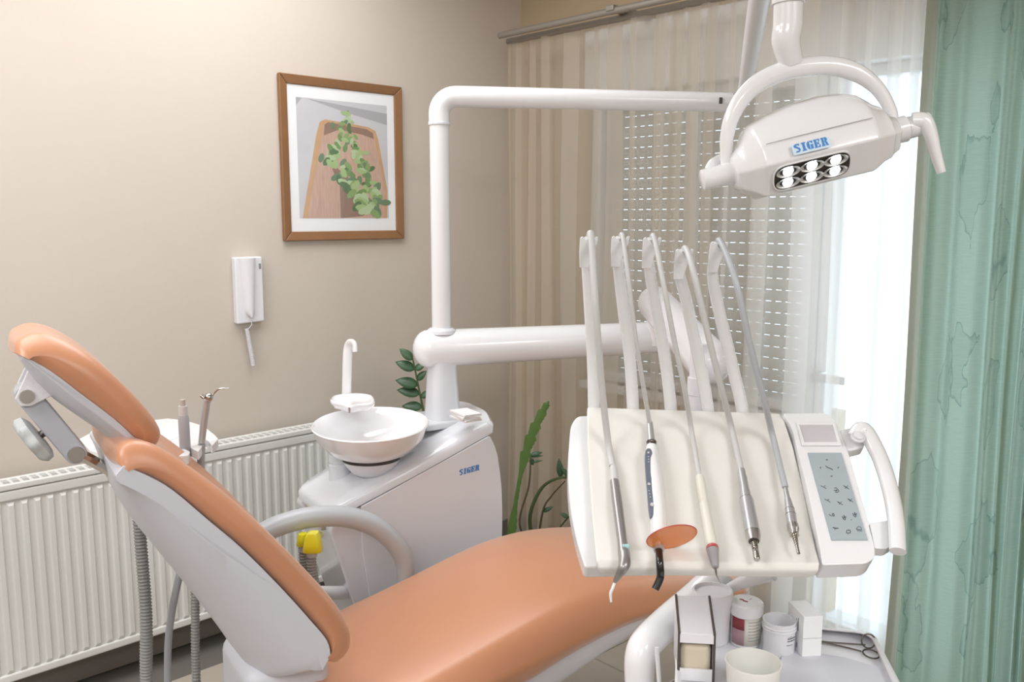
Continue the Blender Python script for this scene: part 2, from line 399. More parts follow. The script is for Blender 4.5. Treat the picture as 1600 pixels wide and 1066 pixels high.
struct(MB().box((X0-.2, Y0-.2, 0), (X0, YA, CZ)), 'wall_rear', 'wall_paint', smooth=False)
struct(MB().box((X0, Y0-.2, 0), (XB+.3, Y0, CZ)), 'wall_near', 'wall_paint', smooth=False)
struct(MB().box((X0, YA-.014, 0), (XB, YA, .09)), 'baseboard_left', 'baseboard_grey', smooth=False, bevel=.003)
# window wall with its openings
WY0, WY1 = 1.615, 2.70       # window
DY0, DY1 = .42, 1.585        # glazed door
ZT, ZS = 2.12, .85
wb = MB()
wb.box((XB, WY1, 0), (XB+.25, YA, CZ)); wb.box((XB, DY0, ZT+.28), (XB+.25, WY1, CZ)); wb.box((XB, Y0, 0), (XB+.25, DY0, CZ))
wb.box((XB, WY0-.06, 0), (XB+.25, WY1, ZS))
struct(wb, 'wall_right', 'shaded_window_wall', smooth=False)
struct(MB().box((XB-.014, WY0, 0), (XB, YA-.014, .09)), 'baseboard_right', 'baseboard_grey', smooth=False)
# roller shutter box over window and door
struct(MB().box((XB-.03, DY0, ZT), (XB+.22, WY1, ZT+.28)), 'trim_1', 'frame_white', smooth=False, bevel=.008)
struct(MB().box((XB-.04, WY0-.02, ZS-.035), (XB+.06, WY1, ZS)), 'trim_2', 'frame_white', smooth=False, bevel=.005)
def sash(name, y0, y1, z0, z1, glass):
    mb = MB(); x0, x1, t = XB+.04, XB+.11, .042
    mb.box((x0, y0, z0), (x1, y0+t, z1)).box((x0, y1-t, z0), (x1, y1, z1)).box((x0, y0+t, z0), (x1, y1-t, z0+t)).box((x0, y0+t, z1-t), (x1, y1-t, z1))
    w_ = struct(mb, name, 'frame_white', smooth=False, bevel=.006)
    MB().box((x0+.03, y0+t, z0+t), (x0+.036, y1-t, z1-t)).build('pane', glass, w_, smooth=False)
    return w_
w1 = sash('window_1', WY0, WY1, ZS, ZT, 'window_glass')
MB().box((XB+.02, (WY0+WY1)/2-.03, ZS+.07), (XB+.05, (WY0+WY1)/2+.03, ZT-.07)).build('mullion', 'frame_white', w1, smooth=False, bevel=.004)
d1 = sash('door_1', DY0, DY1, .03, ZT, 'window_glass')
MB().box((XB-.01, DY1-.05, 1.0), (XB+.04, DY1-.02, 1.03)).box((XB-.03, DY1-.15, 1.0), (XB-.01, DY1-.02, 1.03)).build('door_handle', 'steel', d1, bevel=.004)
struct(MB().box((XB+.02, DY1, 0), (XB+.2, WY0, ZT)), 'trim_3', 'frame_white', smooth=False)
struct(MB().box((XB-.0, DY0, 0), (XB+.25, DY1, .03)), 'trim_4', 'frame_white', smooth=False)
# closed roller shutter outside the window: slats with daylight slots between them
sh_ = thing('roller_shutter', 'closed grey roller shutter with rows of light slots, outside the window behind the sheer curtain', 'shutter', (XB+.17, (WY0+WY1)/2, ZS))
pitch, gap = .046, .0038
slat = None; nrow = int((ZT-ZS)/pitch)+1
prof = [(-.005, 0), (-.009, .010), (-.009, .029), (-.005, pitch-gap), (.005, pitch-gap), (.005, 0)]
for k in range(nrow):
    z = ZS + k*pitch
    if slat is None:
        mb = MB(Matrix.Translation(Vector((XB+.17, 0, z))))
        n = len(prof); mb.add([(a, WY0, b) for a, b in prof] + [(a, WY1, b) for a, b in prof], [list(range(n)), list(range(n, 2*n))[::-1]] + [(i, n+i, n+(i+1) % n, (i+1) % n) for i in range(n)])
        slat = mb.build('slat', 'shutter', sh_, smooth=False)
    else:
        c = slat.copy(); COL.objects.link(c); c.location = (0, 0, k*pitch)
br = MB()
for k in range(nrow):
    z = ZS + k*pitch + pitch - gap
    if k >= nrow-2: br.box((XB+.167, WY0, z-.0005), (XB+.173, WY1, z+gap+.0005)); continue
    y = WY0
    while y < WY1: br.box((XB+.167, y, z-.0005), (XB+.173, y+.016, z+gap+.0005)); y += .044
br.build('slot_bridges', 'shutter', sh_, smooth=False, kind='stuff')

# ------------------------------------------------------------------ curtains and rail
XS, XG = 2.84, 2.765
def fold_curtain(name, label, x, y0, y1, z0, z1, amp, wl, m, seed, drift=.0, nv=14, slack=1.6, dy=.006):
    rnd = random.Random(seed); th = thing(name, label, 'curtain', (x, y0, z0))
    mb = MB(); us = []; ph = 0; y = y0; cols = []
    n = int((y1-y0)/dy)
    phs = []
    for i in range(n+1):
        phs.append(ph); ph += dy/wl*2*pi*(1 + .45*sin(i*dy*7.3+seed) + .3*sin(i*dy*17+2*seed))
    k2 = [rnd.uniform(.8, 1.35) for _ in range(200)]
    vs, uv, fs = [], [], []
    s = 0; px_ = None
    for i in range(n+1):
        c = phs[i]; a = amp*(k2[int(c/(2*pi)) % 200]*(1-(c/(2*pi)) % 1) + k2[(int(c/(2*pi))+1) % 200]*((c/(2*pi)) % 1))
        xx = a*sin(c) + a*.25*sin(2.3*c+1)
        if px_ is not None: s += sqrt((xx-px_)**2 + dy*dy)
        px_ = xx
        for j in range(nv+1):
            t = j/nv; z = z1 + (z0-z1)*t
            pinch = .55 + .45*min(1, t*3)
            yy = y0 + i*dy + drift*sin(c*.5+t*1.5)*t*.5 + .010*sin(t*5+i*dy*9)*t
            vs.append((x + xx*pinch + .006*sin(t*6+c*.37), yy, z)); uv.append((s, z))
    for i in range(n):
        for j in range(nv):
            a = i*(nv+1)+j; fs.append((a, a+1, a+nv+2, a+nv+1))
    mb.add(vs, fs); mb.uv = uv; th['cloth_width'] = s
    mb.build('cloth', m, th, smooth=True, ang=180)
    return th
fold_curtain('sheer_curtain', 'long cream striped sheer curtain hanging across the window and the glazed door', XS, .50, 3.03, .03, 2.375, .010, .14, 'sheer_cloth', 3)
fold_curtain('drape', 'sage green heavy curtain with stitched leaf outlines, at the right edge', XG-.01, .18, 1.125, .02, 2.375, .019, .043, 'green_cloth', 5, drift=.010, dy=.002)
wdt = bpy.data.objects['drape']['cloth_width']; M['_hem'].inputs['From Min'].default_value = wdt-.05; M['_hem'].inputs['From Max'].default_value = wdt-.047
rl = thing('curtain_rail', 'grey double curtain rail above the window with a rounded end', 'curtain rail', (XG, 1.6, 2.42))
MB().tube([(XG+.0, 3.005, 2.398), (XG+.0, -.3, 2.398)], .014, 14).build('front_rod', 'rail_grey', rl)
MB().tube([(XS, 3.03, 2.385), (XS, -.3, 2.385)], .014, 14).build('rear_rod', 'rail_grey', rl)
for y in (2.35, 1.2, .2):
    MB().box((XG-.02, y-.02, 2.396), (XB, y+.02, 2.418)).build('bracket', 'rail_grey', rl, bevel=.004)

# ------------------------------------------------------------------ radiator on wall A
RX0, RX1, RZ0, RZ1 = -.75, 1.88, .13, .775
RF, RB = YA-.135, YA-.045
rad = thing('radiator', 'long white ribbed panel radiator under the intercom, grille on its top', 'radiator', (.5, YA-.09, RZ0))
MB().box((RX0, RF+.012, RZ0), (RX1, RF+.03, RZ1-.02)).build('front_panel', 'radiator_white', rad, bevel=.006)
MB().box((RX0, RB-.012, RZ0), (RX1, RB, RZ1-.02)).build('rear_panel', 'radiator_white', rad, bevel=.004)
MB().box((RX0, RF+.045, RZ0+.06), (RX1, RB-.025, RZ1-.05)).build('core', 'radiator_slot', rad, smooth=False)
MB().box((RX0, RF+.004, RZ1-.055), (RX1, RF+.02, RZ1-.022)).build('edge_band', 'radiator_white', rad, bevel=.006)
MB().box((RX0, RF+.004, RZ0), (RX1, RF+.02, RZ0+.028)).build('edge_band', 'radiator_white', rad, bevel=.006)
MB().box((RX0, RF+.002, RZ1-.020), (RX1, RF+.018, RZ1)).build('grille_rim', 'radiator_white', rad, bevel=.004)
MB().box((RX0, RB-.016, RZ1-.020), (RX1, RB, RZ1)).build('grille_rim', 'radiator_white', rad, bevel=.004)
for xx in (RX0, RX1-.012): MB().box((xx, RF, RZ0), (xx+.012, RB, RZ1)).build('side_panel', 'radiator_white', rad, bevel=.004)
for xx in (.0, 1.4): MB().box((xx, RB-.005, RZ0+.1), (xx+.04, YA-.001, RZ0+.2)).build('bracket', 'radiator_white', rad, smooth=False)
rib = None; k = 0; x = RX0+.03
while x < RX1-.03:
    if rib is None:
        mb = MB(Matrix.Translation(Vector((x, RF+.012, 0))))
        z0, z1 = RZ0+.04, RZ1-.07; w_ = .0115
        mb.add([(-w_,0,z0-.012),(w_,0,z0-.012),(w_,0,z1+.012),(-w_,0,z1+.012),(-w_+.005,-.008,z0),(w_-.005,-.008,z0),(w_-.005,-.008,z1),(-w_+.005,-.008,z1)],
               [(4,5,6,7),(0,1,5,4),(1,2,6,5),(2,3,7,6),(3,0,4,7)])
        rib = mb.build('rib', 'radiator_white', rad, smooth=False); rib0 = x
    else:
        c = rib.copy(); COL.objects.link(c); c.location = (x-rib0, 0, 0)
    x += .038
gb = None; x = RX0+.02
while x < RX1-.02:
    if gb is None:
        gb = MB().box((x-.005, RF+.016, RZ1-.016), (x+.005, RB-.014, RZ1-.002)).build('grille_bar', 'radiator_white', rad, smooth=False); gb0 = x
    else:
        c = gb.copy(); COL.objects.link(c); c.location = (x-gb0, 0, 0)
    x += .028
MB().box((RX0, RF+.055, RZ1-.016), (RX1, RF+.060, RZ1-.003)).build('grille_spine', 'radiator_white', rad, smooth=False)

# ------------------------------------------------------------------ picture and intercom on wall A
a, b, c, d = [PY(x, y, YA-.02) for x, y in ((440, 113), (632, 137), (628, 373), (441, 377))]
px0, px1 = (a.x+d.x)/2, (b.x+c.x)/2; pz1, pz0 = (a.z+b.z)/2, (c.z+d.z)/2
pic = thing('picture_frame', 'brown wooden framed picture of green herbs on a wooden board, hanging on the left wall', 'picture', ((px0+px1)/2, YA, pz0))
fwid = .036
def frame_side(p, q, r_, s_):
    MB().add([(p[0], YA-.022, p[1]), (q[0], YA-.022, q[1]), (r_[0], YA-.014, r_[1]), (s_[0], YA-.014, s_[1]),
              (p[0], YA-.001, p[1]), (q[0], YA-.001, q[1]), (r_[0], YA-.001, r_[1]), (s_[0], YA-.001, s_[1])],
             [(0,1,2,3),(4,7,6,5),(0,4,5,1),(1,5,6,2),(2,6,7,3),(3,7,4,0)]).build('frame_side', 'wood_frame', pic, bevel=.004)
o_ = [(px0, pz0), (px1, pz0), (px1, pz1), (px0, pz1)]; i_ = [(px0+fwid, pz0+fwid), (px1-fwid, pz0+fwid), (px1-fwid, pz1-fwid), (px0+fwid, pz1-fwid)]
for k in range(4): frame_side(o_[k], o_[(k+1) % 4], i_[(k+1) % 4], i_[k])
MB().box((px0+fwid-.002, YA-.008, pz0+fwid-.002), (px1-fwid+.002, YA-.002, pz1-fwid+.002)).build('mat_board', 'card', pic, smooth=False)
# the print: its own flat layers
qx0, qx1 = px0+.075, px1-.072; qz0, qz1 = pz0+.088, pz1-.082; QW, QH = qx1-qx0, qz1-qz0
pm = Matrix(((QW, 0, 0, qx0), (0, 0, -1, YA-.0082), (0, QH, 0, qz0), (0, 0, 0, 1)))
pr = MB(pm); names = ['print_grey', 'print_grey_dark', 'print_board_rim', 'print_board', 'print_board_dark'] + ['print_leaf_%d' % i for i in range(6)]
def flat(poly, z, mi):
    pr.cur = mi; pr.add([(p[0], p[1], z) for p in poly], [list(range(len(poly)))])
flat([(0,0),(1,0),(1,1),(0,1)], 0, 0)
flat([(.10,.995),(1,.93),(1,.83),(.55,.905)], .0002, 1); flat([(0,.93),(.06,.995),(0,.995)], .0002, 1)
flat([(.03,0),(.20,.70),(.24,.81),(.30,.835),(.78,.80),(.86,.77),(.89,.70),(.99,.25),(.98,0)], .0004, 2)
flat([(.08,0),(.24,.62),(.28,.78),(.32,.81),(.76,.775),(.83,.74),(.86,.66),(.96,.24),(.94,0)], .0006, 3)
flat([(.28,.70),(.29,.79),(.33,.815),(.76,.78),(.83,.75),(.84,.70),(.7,.73),(.45,.76)], .0008, 4)
flat([(.44,0),(.44,.28),(.36,.42),(.40,.44),(.62,.30),(.7,.02)], .0009, 4)
rr = random.Random(4)
for spine, cnt in (([(.54,.9),(.50,.78),(.42,.6),(.38,.52),(.5,.36),(.62,.2),(.70,.04)], 75), ([(.58,.70),(.64,.58),(.70,.45),(.78,.3),(.84,.16),(.80,.03)], 60)):
    path = catmull([Vector((x, y, 0)) for x, y in spine], 20)
    for i in range(cnt):
        p = path[min(len(path)-1, int(i/cnt*len(path)))]; s_ = .035 + .045*i/cnt
        x, y = p.x + rr.gauss(0, .030 + .035*i/cnt), p.y + rr.gauss(0, .012); a0 = rr.uniform(0, pi)
        if x > .97 or y < .03: continue
        flat([(x + s_*cos(a0)*cos(t)*1.0 - s_*.55*sin(a0)*sin(t), y + (s_*sin(a0)*cos(t) + s_*.55*cos(a0)*sin(t))*.72) for t in [2*pi*j/8 for j in range(8)]], .001+i*.000004, 5+rr.randrange(6))
pr.cur = 0; pr.build('print', names, pic, smooth=False)
MB().box((px0+fwid-.001, YA-.0125, pz0+fwid-.001), (px1-fwid+.001, YA-.0115, pz1-fwid+.001)).build('glass_pane', 'clear_glass', pic, smooth=False)

a, b, c, d = [PY(x, y, YA-.03) for x, y in ((368, 401), (411, 402), (412, 505), (369, 506))]
ix0, ix1, iz0, iz1 = (a.x+d.x)/2, (b.x+c.x)/2, (c.z+d.z)/2, (a.z+b.z)/2; iw = ix1-ix0
ic = thing('intercom_handset', 'white wall intercom with handset and coiled cord, on the left wall beside the picture', 'intercom', ((ix0+ix1)/2, YA, iz0))
MB(Matrix(((1,0,0,0),(0,0,1,0),(0,1,0,0),(0,0,0,1)))).prism(rounded([(ix0,iz0),(ix1,iz0+.004),(ix1,iz1),(ix0,iz1)], .008), YA-.032, YA).build('base_plate', 'white_plastic', ic, bevel=.006)
hx = ix0 + iw*.43; hs = []
for t in [i/14 for i in range(15)]:
    z = iz1 - .004 - t*(iz1-iz0)*.89; hw = iw*(.30 - .15*t) * (sqrt(max(.05, 1-((t-.94)/.06)**2)) if t > .94 else 1)
    hs.append([(hx+hw*cos(a_)+iw*.03*t, YA-.030-.026*max(0, sin(a_)) *(1-.25*t) , z) for a_ in [pi*j/10 for j in range(11)]])
MB().loft(hs).build('handset', 'white_plastic', ic, ang=60)
MB().box((ix0+iw*.86, YA-.034, iz1-.046), (ix0+iw*.93, YA-.031, iz1-.026)).build('indicator', 'ink_soft', ic, smooth=False)
top = Vector((hx+.003, YA-.04, iz0+.008)); path = [top, top+Vector((.002, 0, -.012)), top+Vector((-.01, .01, -.03))]
tp = catmull(path, 5)
for i in range(260):
    t = i/259; tp.append(Vector((hx-.006+.020*t+.0075*cos(i*.9), YA-.022+.0075*sin(i*.9), iz0-.02-.145*t)))
MB().tube(tp, .0016, 6).build('coiled_cord', 'white_plastic', ic, ang=80)

# ------------------------------------------------------------------ plants behind the unit
def leaf_mesh(mb, base, direction, up, L_, W_, curl=.15):
    t = direction.normalized(); n = (up - t*up.dot(t)).normalized(); s_ = t.cross(n)
    ks = 7; rows = []
    for i in range(ks+1):
        u = i/ks; w_ = W_*.5*sin(pi*min(1, u**.8))**.8 if 0 < u < 1 else 0.0004
        c = base + t*(L_*u) - n*(curl*L_*u*u)
        rows.append([c + s_*w_ + n*w_*.25, c, c - s_*w_ + n*w_*.25])
    mb.loft(rows, caps=False, closed=False)
def zz_plant(name, label, pot_c, stems, potr=.11, poth=.11):
    th = thing(name, label, 'plant', pot_c)
    c = Vector(pot_c)
    MB().lathe([(potr*.75, 0), (potr, poth), (potr*1.06, poth), (potr*1.06, poth+.02), (potr*.95, poth+.02), (potr*.9, poth-.02), (.001, poth-.02)], c).build('pot', 'pot', th)
    MB().lathe([(.001, poth-.03), (potr*.91, poth-.03), (potr*.9, poth-.012), (.001, poth-.005)], c).build('soil', 'soil', th)
    for st in stems:
        pts, r, leaves, mt = st
        path = catmull([c + Vector((0, 0, poth-.01))] + pts, 8)
        s_ = MB().tube(path, [r, r*.85, r*.5], 8).build('stem', mt, th)
        for (t, side, L_, W_, dirv) in leaves:
            i = min(len(path)-2, int(t*(len(path)-1))); mb = MB()
            leaf_mesh(mb, path[i], Vector(dirv), -FW + UP*.5, L_, W_)
            mb.build('leaf', 'leaf_dark', th, solid=.001)
    return th
def dv(r, u, f=-.1): return RT*r + UP*u + FW*f
pb = P(700, 780, 3.58); pb.z = 0
zz_plant('zamioculcas_plant', 'dark green leafy stem showing left of the white column, behind the unit', pb,
  [([P(678, 780, 3.56), P(664, 660, 3.54), P(655, 610, 3.53), P(643, 552, 3.52)], .006,
    [(.60, -1, .085, .042, dv(-1, .1)), (.72, -1, .095, .046, dv(-1, .25)), (.80, -1, .095, .048, dv(-1, .3)), (.88, -1, .085, .044, dv(-.95, .45)), (.95, -1, .07, .038, dv(-.8, .75)),
     (.70, 1, .06, .03, dv(.8, .5)), (.82, 1, .055, .03, dv(.6, .7)), (.9, 1, .05, .03, dv(.8, .5))], 'stem_green')])
pc = P(838, 860, 3.75); pc.z = 0
zz_plant('zamioculcas_plant', 'potted plant with arching brown stems and dark leaves, in the corner by the sheer curtain', pc,
  [([P(812, 820, 3.7), P(826, 760, 3.7), P(829, 720, 3.7), P(828, 712, 3.7)], .005,
    [(.97, 1, .055, .022, dv(1, .35)), (.93, -1, .035, .02, dv(-.7, .8)), (.86, 1, .055, .010, dv(1, .15)), (.84, -1, .035, .022, dv(.3, -.9)), (.74, 1, .055, .010, dv(1, .25))], 'stem_brown'),
   ([P(828, 810, 3.7), P(845, 765, 3.68), P(870, 748, 3.66), P(892, 747, 3.65)], .009,
    [(.84, 1, .085, .030, dv(-.1, 1)), (.97, 1, .06, .022, dv(-.55, .75)), (.99, 1, .05, .022, dv(.4, .6))], 'stem_green'),
   ([P(848, 800, 3.7), P(862, 775, 3.7), P(883, 752, 3.68)], .005, [(.35, 1, .05, .02, dv(.7, .4))], 'stem_brown'),
   ([P(885, 812, 3.6), P(893, 806, 3.6)], .004, [(.95, 1, .05, .02, dv(.9, .4)), (.6, -1, .04, .02, dv(-.7, .4))], 'stem_green')], potr=.15)
cc = P(795, 870, 3.55); cc.z = 0
ct = thing('leaf_cactus', 'bright green scalloped cactus stem standing upright in the corner', 'plant', cc)
MB().lathe([(.07, 0), (.085, .11), (.09, .11), (.09, .125), (.08, .125), (.078, .10), (.001, .10)], cc).build('pot', 'pot', ct)
MB().lathe([(.001, .095), (.079, .095), (.078, .108), (.001, .11)], cc).build('soil', 'soil', ct)
cp = catmull([cc+Vector((0,0,.10)), P(800, 830, 3.55), P(812, 750, 3.55), P(826, 695, 3.55), P(840, 660, 3.55), P(857, 627, 3.55)], 14); rings = []
for i, p in enumerate(cp):
    u = i/(len(cp)-1); w_ = .009 + (.007*sin(pi*min(1, (u-.42)/.58)**.7) if u > .42 else 0); w_ *= 1 + (.75*(u*9 % 1) if u > .45 else 0)
    if u > .97: w_ *= .4
    if .10 < u < .30: w_ += .010*sin(pi*(u-.1)/.2)
    t = (cp[min(i+1, len(cp)-1)]-cp[max(0, i-1)]).normalized(); s_ = t.cross(FW).normalized(); f_ = s_.cross(t)
    rings.append([p+s_*w_, p+f_*.004, p-s_*w_*(1 if i % 2 else .85), p-f_*.004])
MB().loft(rings).build('stem', 'leaf_green', ct, ang=60)

# ------------------------------------------------------------------ patient chair
K = frame((-.476, 2.12), 32)
chair = thing('dental_chair', 'reclined dental chair upholstered in orange leather on a white shell', 'chair', None, mtx=K)
def C2(pts, n=5, closed=True): return [(p.x, p.y) for p in catmull([Vector((a, b, 0)) for a, b in pts], n, closed)]
HW = .225
al = radians(48.5); nb = (sin(al), cos(al))
pf_ = [(-.486,1.118),(-.480,1.140),(-.458,1.152),(-.423,1.145),(-.388,1.121),(-.341,1.079),(-.279,1.018),(-.202,.929),(-.121,.825),(-.05,.725),(-.018,.66),(-.010,.622),(-.018,.592),(-.042,.576),(-.062,.580)]
pb_k = [(-.486,1.116),(-.470,1.098),(-.428,1.078),(-.382,1.041),(-.317,.968),(-.255,.898),(-.176,.794),(-.108,.696),(-.076,.645),(-.066,.610),(-.063,.582)]
def wing(yy, p): c = -.040*max(0, 1-(yy/.86)**4)*max(.25, min(1, (1.17-p.y)/.2)); return (nb[0]*c, nb[1]*c)
def bw(x, z): return .86 + .14*min(1, max(0, (1.16-z)/.22))
MB(K).cushion(C2(pf_, 4, False), C2(pb_k, 4, False), HW+.004, .032, wf=bw, shift=wing).build('backrest_pad', 'leather', chair, ang=80)
# rear shell: rim along the pad, deep in the middle
bd = [(-.474,1.110),(-.432,1.083),(-.386,1.046),(-.320,.972),(-.258,.902),(-.179,.798),(-.111,.700),(-.076,.645),(-.068,.606)]
dep = [(-.490,1.092),(-.482,1.035),(-.448,.955),(-.392,.858),(-.325,.745),(-.272,.650),(-.232,.575),(-.190,.520),(-.110,.545)]
bdc, dpc = C2(bd, 4, False), C2(dep, 4, False); rings = []
for j in range(25):
    y = -1 + 2*j/24; wid = HW+.002; g = min(1, .24 + .76*(max(0, 1-abs(y)**2.6)**.75)); 
    ring = [(bx, y*wid*bw(bx, bz), bz) for bx, bz in bdc]
    low = []; g = max(0, 1-abs(y)**2.4)**.7
    for (bx, bz), (dx, dz) in zip(bdc, dpc): L_ = max(1e-4, sqrt((dx-bx)**2+(dz-bz)**2)); q_ = (min(.036, L_) + (L_-min(.036, L_))*g)/L_; low.append((bx+(dx-bx)*q_, y*wid*bw(bx, bz)*(.992 if g > .02 else 1), bz+(dz-bz)*q_))
    rings.append(ring + low[::-1])
MB(K).loft(rings).build('backrest_shell', 'shell_white', chair, bevel=.007, ang=50)
# seat
seat_top = [(-.10,.505),(.0,.490),(.1,.497),(.22,.522),(.36,.555),(.50,.590),(.62,.612),(.76,.618),(.92,.600),(1.08,.570),(1.18,.548),(1.26,.525),(1.29,.49)]
seat_bot = [(1.29,.45),(1.25,.425),(1.15,.438),(1.0,.462),(.8,.470),(.6,.438),(.4,.388),(.2,.375),(.0,.375),(-.10,.400),(-.13,.45)]
def sw(x, z): return 1.0 - .18*max(0, min(1, (x-.9)/.5))
def seat_low(x): return .385 + .105*max(0, min(1, x/.8)) - .06*max(0, (x-.8)/.45)
def crown(yy, p): return (0, -.034*abs(yy)**2.4*max(0, min(1, (p.y-seat_low(p.x)-.01)/.07)))
MB(K).cushion(C2([(-.13,.46)]+seat_top, 4, False), C2([(-.13,.455)]+seat_bot[::-1][1:]+[(1.29,.485)], 4, False), .295, .065, wf=sw, shift=crown, nr=8, ny=12).build('seat_pad', 'leather', chair, ang=80)
s1_k = [(-.14,.40),(-.11,.44),(.0,.400),(.2,.390),(.42,.418),(.62,.468),(.8,.498),(1.0,.492),(1.15,.465),(1.25,.44),(1.262,.425)]
s2_k = [(-.14,.39),(-.11,.35),(.0,.30),(.3,.30),(.55,.35),(.8,.425),(1.0,.435),(1.15,.420),(1.24,.41),(1.26,.42)]
MB(K).cushion(C2(s1_k, 3, False), C2(s2_k, 3, False), .262, .04, wf=sw).build('seat_shell', 'shell_white', chair, ang=70)
MB(K).box((-.20, -.16, .05), (.45, .16, .36)).build('lift_cover', 'shell_white', chair, bevel=.05, bseg=5)
MB(K).box((-.235, -.13, .30), (-.03, .13, .56)).build('hinge_cover', 'shell_white', chair, bevel=.04, bseg=4)
MB(K).box((-.35, -.26, 0), (.85, .26, .06)).build('floor_plate', 'shell_grey', chair, bevel=.025, bseg=4)
# armrest on the far side
ap = [(x, y, z) for x, y, z in [(-.25,.20,.68),(-.22,.28,.70),(-0.077,.325,0.717),(-0.004,.325,0.737),(0.090,.325,0.742),(0.187,.325,0.724),(0.277,.325,0.679),(0.339,.325,0.614),(0.374,.325,0.541),(.37,.315,.46),(.34,.27,.40)]]
MB(K).tube(catmull([Vector(a) for a in ap], 6), [.028,.029,.030,.031,.031,.029,.027,.025], 16, flat=1.0).build('armrest', 'arm_grey', chair, ang=80)
# headrest
hf_ = [(-.641,1.342),(-.634,1.364),(-.600,1.377),(-.557,1.362),(-.502,1.319),(-.445,1.254),(-.402,1.193),(-.383,1.150),(-.390,1.122),(-.406,1.112)]
hk_ = [(-.641,1.341),(-.622,1.328),(-.585,1.298),(-.530,1.244),(-.475,1.188),(-.436,1.142),(-.410,1.113)]
def hwf(x, z): t = (1.245-z)/.13; return 1 - .22*min(1, abs(t))**3
MB(K).cushion(C2(hf_, 4, False), C2(hk_, 4, False), .145, .030, wf=hwf, shift=lambda yy, p: (-.008*(1-yy*yy), -.008*(1-yy*yy)), ny=10).build('headrest_pad', 'leather', chair, ang=80)
hb = [(-.630,1.334),(-.585,1.300),(-.531,1.246),(-.476,1.190),(-.440,1.146),(-.414,1.112)]
hd = [(-.634,1.318),(-.612,1.272),(-.578,1.228),(-.532,1.183),(-.488,1.140),(-.450,1.080)]
hbc, hdc = C2(hb, 4, False), C2(hd, 4, False); rings = []
for j in range(15):
    y = -1 + 2*j/14; g = .30 + .70*(max(0, 1-abs(y)**3)**.8)
    rings.append([(a_, y*.132*hwf(a_, b_), b_) for a_, b_ in hbc] + [(a_+(c_-a_)*g, y*.130*hwf(a_, b_), b_+(d_-b_)*g) for (a_, b_), (c_, d_) in list(zip(hbc, hdc))[::-1]])
MB(K).loft(rings).build('headrest_shell', 'shell_white', chair, bevel=.005, ang=50)
bdv = Vector((.52, -.853)); bpv = Vector((-.853, -.52)); bc = Vector((-.626, 1.243))
def rect_round(p, q, hw_):
    d_ = (q-p).normalized(); n_ = Vector((-d_.y, d_.x)); a0 = math.atan2(n_.y, n_.x)
    return [q + Vector((cos(a0-pi*t/10), sin(a0-pi*t/10)))*hw_ for t in range(11)] + [p + Vector((cos(a0+pi-pi*t/10), sin(a0+pi-pi*t/10)))*hw_ for t in range(11)]
q = bc + bdv*.158
MB(K).prism_xz(rect_round(bc, q, .0215), -.055, -.005).build('headrest_bar', 'bar_grey', chair, bevel=.004)
for y in (-.064, .004):
    MB(K).prism_xz([(bc.x-.021, bc.y-.003), (bc.x-.013, bc.y-.019), (bc.x+.006, bc.y-.021), (bc.x+.062, bc.y+.004), (bc.x+.030, bc.y+.050), (bc.x+.012, bc.y+.066)], y-.004, y+.004).build('bracket_plate', 'white_plastic', chair, bevel=.002)
MB(K).lathe([(.001, -.074), (.013, -.074), (.014, -.072), (.014, .012), (.001, .012)], (bc.x, 0, bc.y), axis=(0, 1, 0)).build('pivot_pin', 'steel', chair)
qe = bc + bdv*.158
MB(K).lathe([(.001, -.060), (.016, -.060), (.017, -.058), (.017, .0), (.001, .0)], (qe.x, 0, qe.y), axis=(0, 1, 0)).build('pivot_pin', 'steel', chair)
kc = bc + bdv*.088 + bpv*.030
mb = MB(K); z = Vector((bpv.x, 0, bpv.y)); xk = Vector((bdv.x, 0, bdv.y)); yk = Vector((0, 1, 0)); rings = []
for r_, h_ in ((.001, 0), (.038, 0), (.050, .006), (.052, .019), (.044, .028), (.001, .029)):
    rings.append([Vector((kc.x, -.03, kc.y)) + z*h_ + (xk*cos(a_) + yk*sin(a_))*r_*(1+.06*cos(8*a_)) for a_ in [2*pi*i/48 for i in range(48)]])
mb.loft(rings).build('clamp_knob', 'knob_grey', chair, ang=50)
MB(K).lathe([(.008, -.03), (.008, .03)], (kc.x, -.03, kc.y), axis=tuple(z)).build('knob_screw', 'dark_steel', chair)
re_ = Vector((-.40, .995))
for y in (-.052, .0):
    p_, q_ = Vector((qe.x, y, qe.y)), Vector((re_.x, y, re_.y+.0))
    MB(K).tube([p_, q_], .0062, 4, flat=1.4).build('support_rod', 'chrome', chair, smooth=False)
MB(K).tube([(qe.x+.05, -.05, qe.y-.033), (qe.x+.05, .0, qe.y-.033)], .004, 8).build('cross_bar', 'chrome', chair)

# ------------------------------------------------------------------ dental unit with spittoon bowl
SC = Matrix.Translation(O0) @ Matrix.Scale(1.07, 4) @ Matrix.Translation(-O0)
U = SC @ frame((-.52, 2.43), 31)
unit = thing('dental_unit', 'white floor-standing dental unit with spittoon bowl, behind the orange chair', 'dental unit', (U @ Vector((.3, .15, .105))))
def topz(x): return .733 + (x)*.360
body = rounded([(.0,.700),(.012,topz(.0)-.006),(.30,topz(.30)-.006),(.527,topz(.527)-.004),(.553,.865),(.572,.745),(.574,.62),(.56,.35),(.53,.106),(.14,.106),(.10,.35),(.055,.50)], [.01,.004,.02,.0,.04,.1,.1,.1,.0,.0,.1,.1], 5)
MB(U).prism_xz([(p.x, p.y) for p in body], .006, .33).build('body', 'unit_white', unit, bevel=.030, bseg=5)
pan = rounded([(.092,topz(.092)-.004),(.524,topz(.524)-.003),(.550,.865),(.568,.745),(.570,.62),(.556,.35),(.53,.13),(.17,.13),(.13,.35),(.092,.62)], [.004,.01,.04,.1,.1,.1,.0,.0,.1,.05], 5)
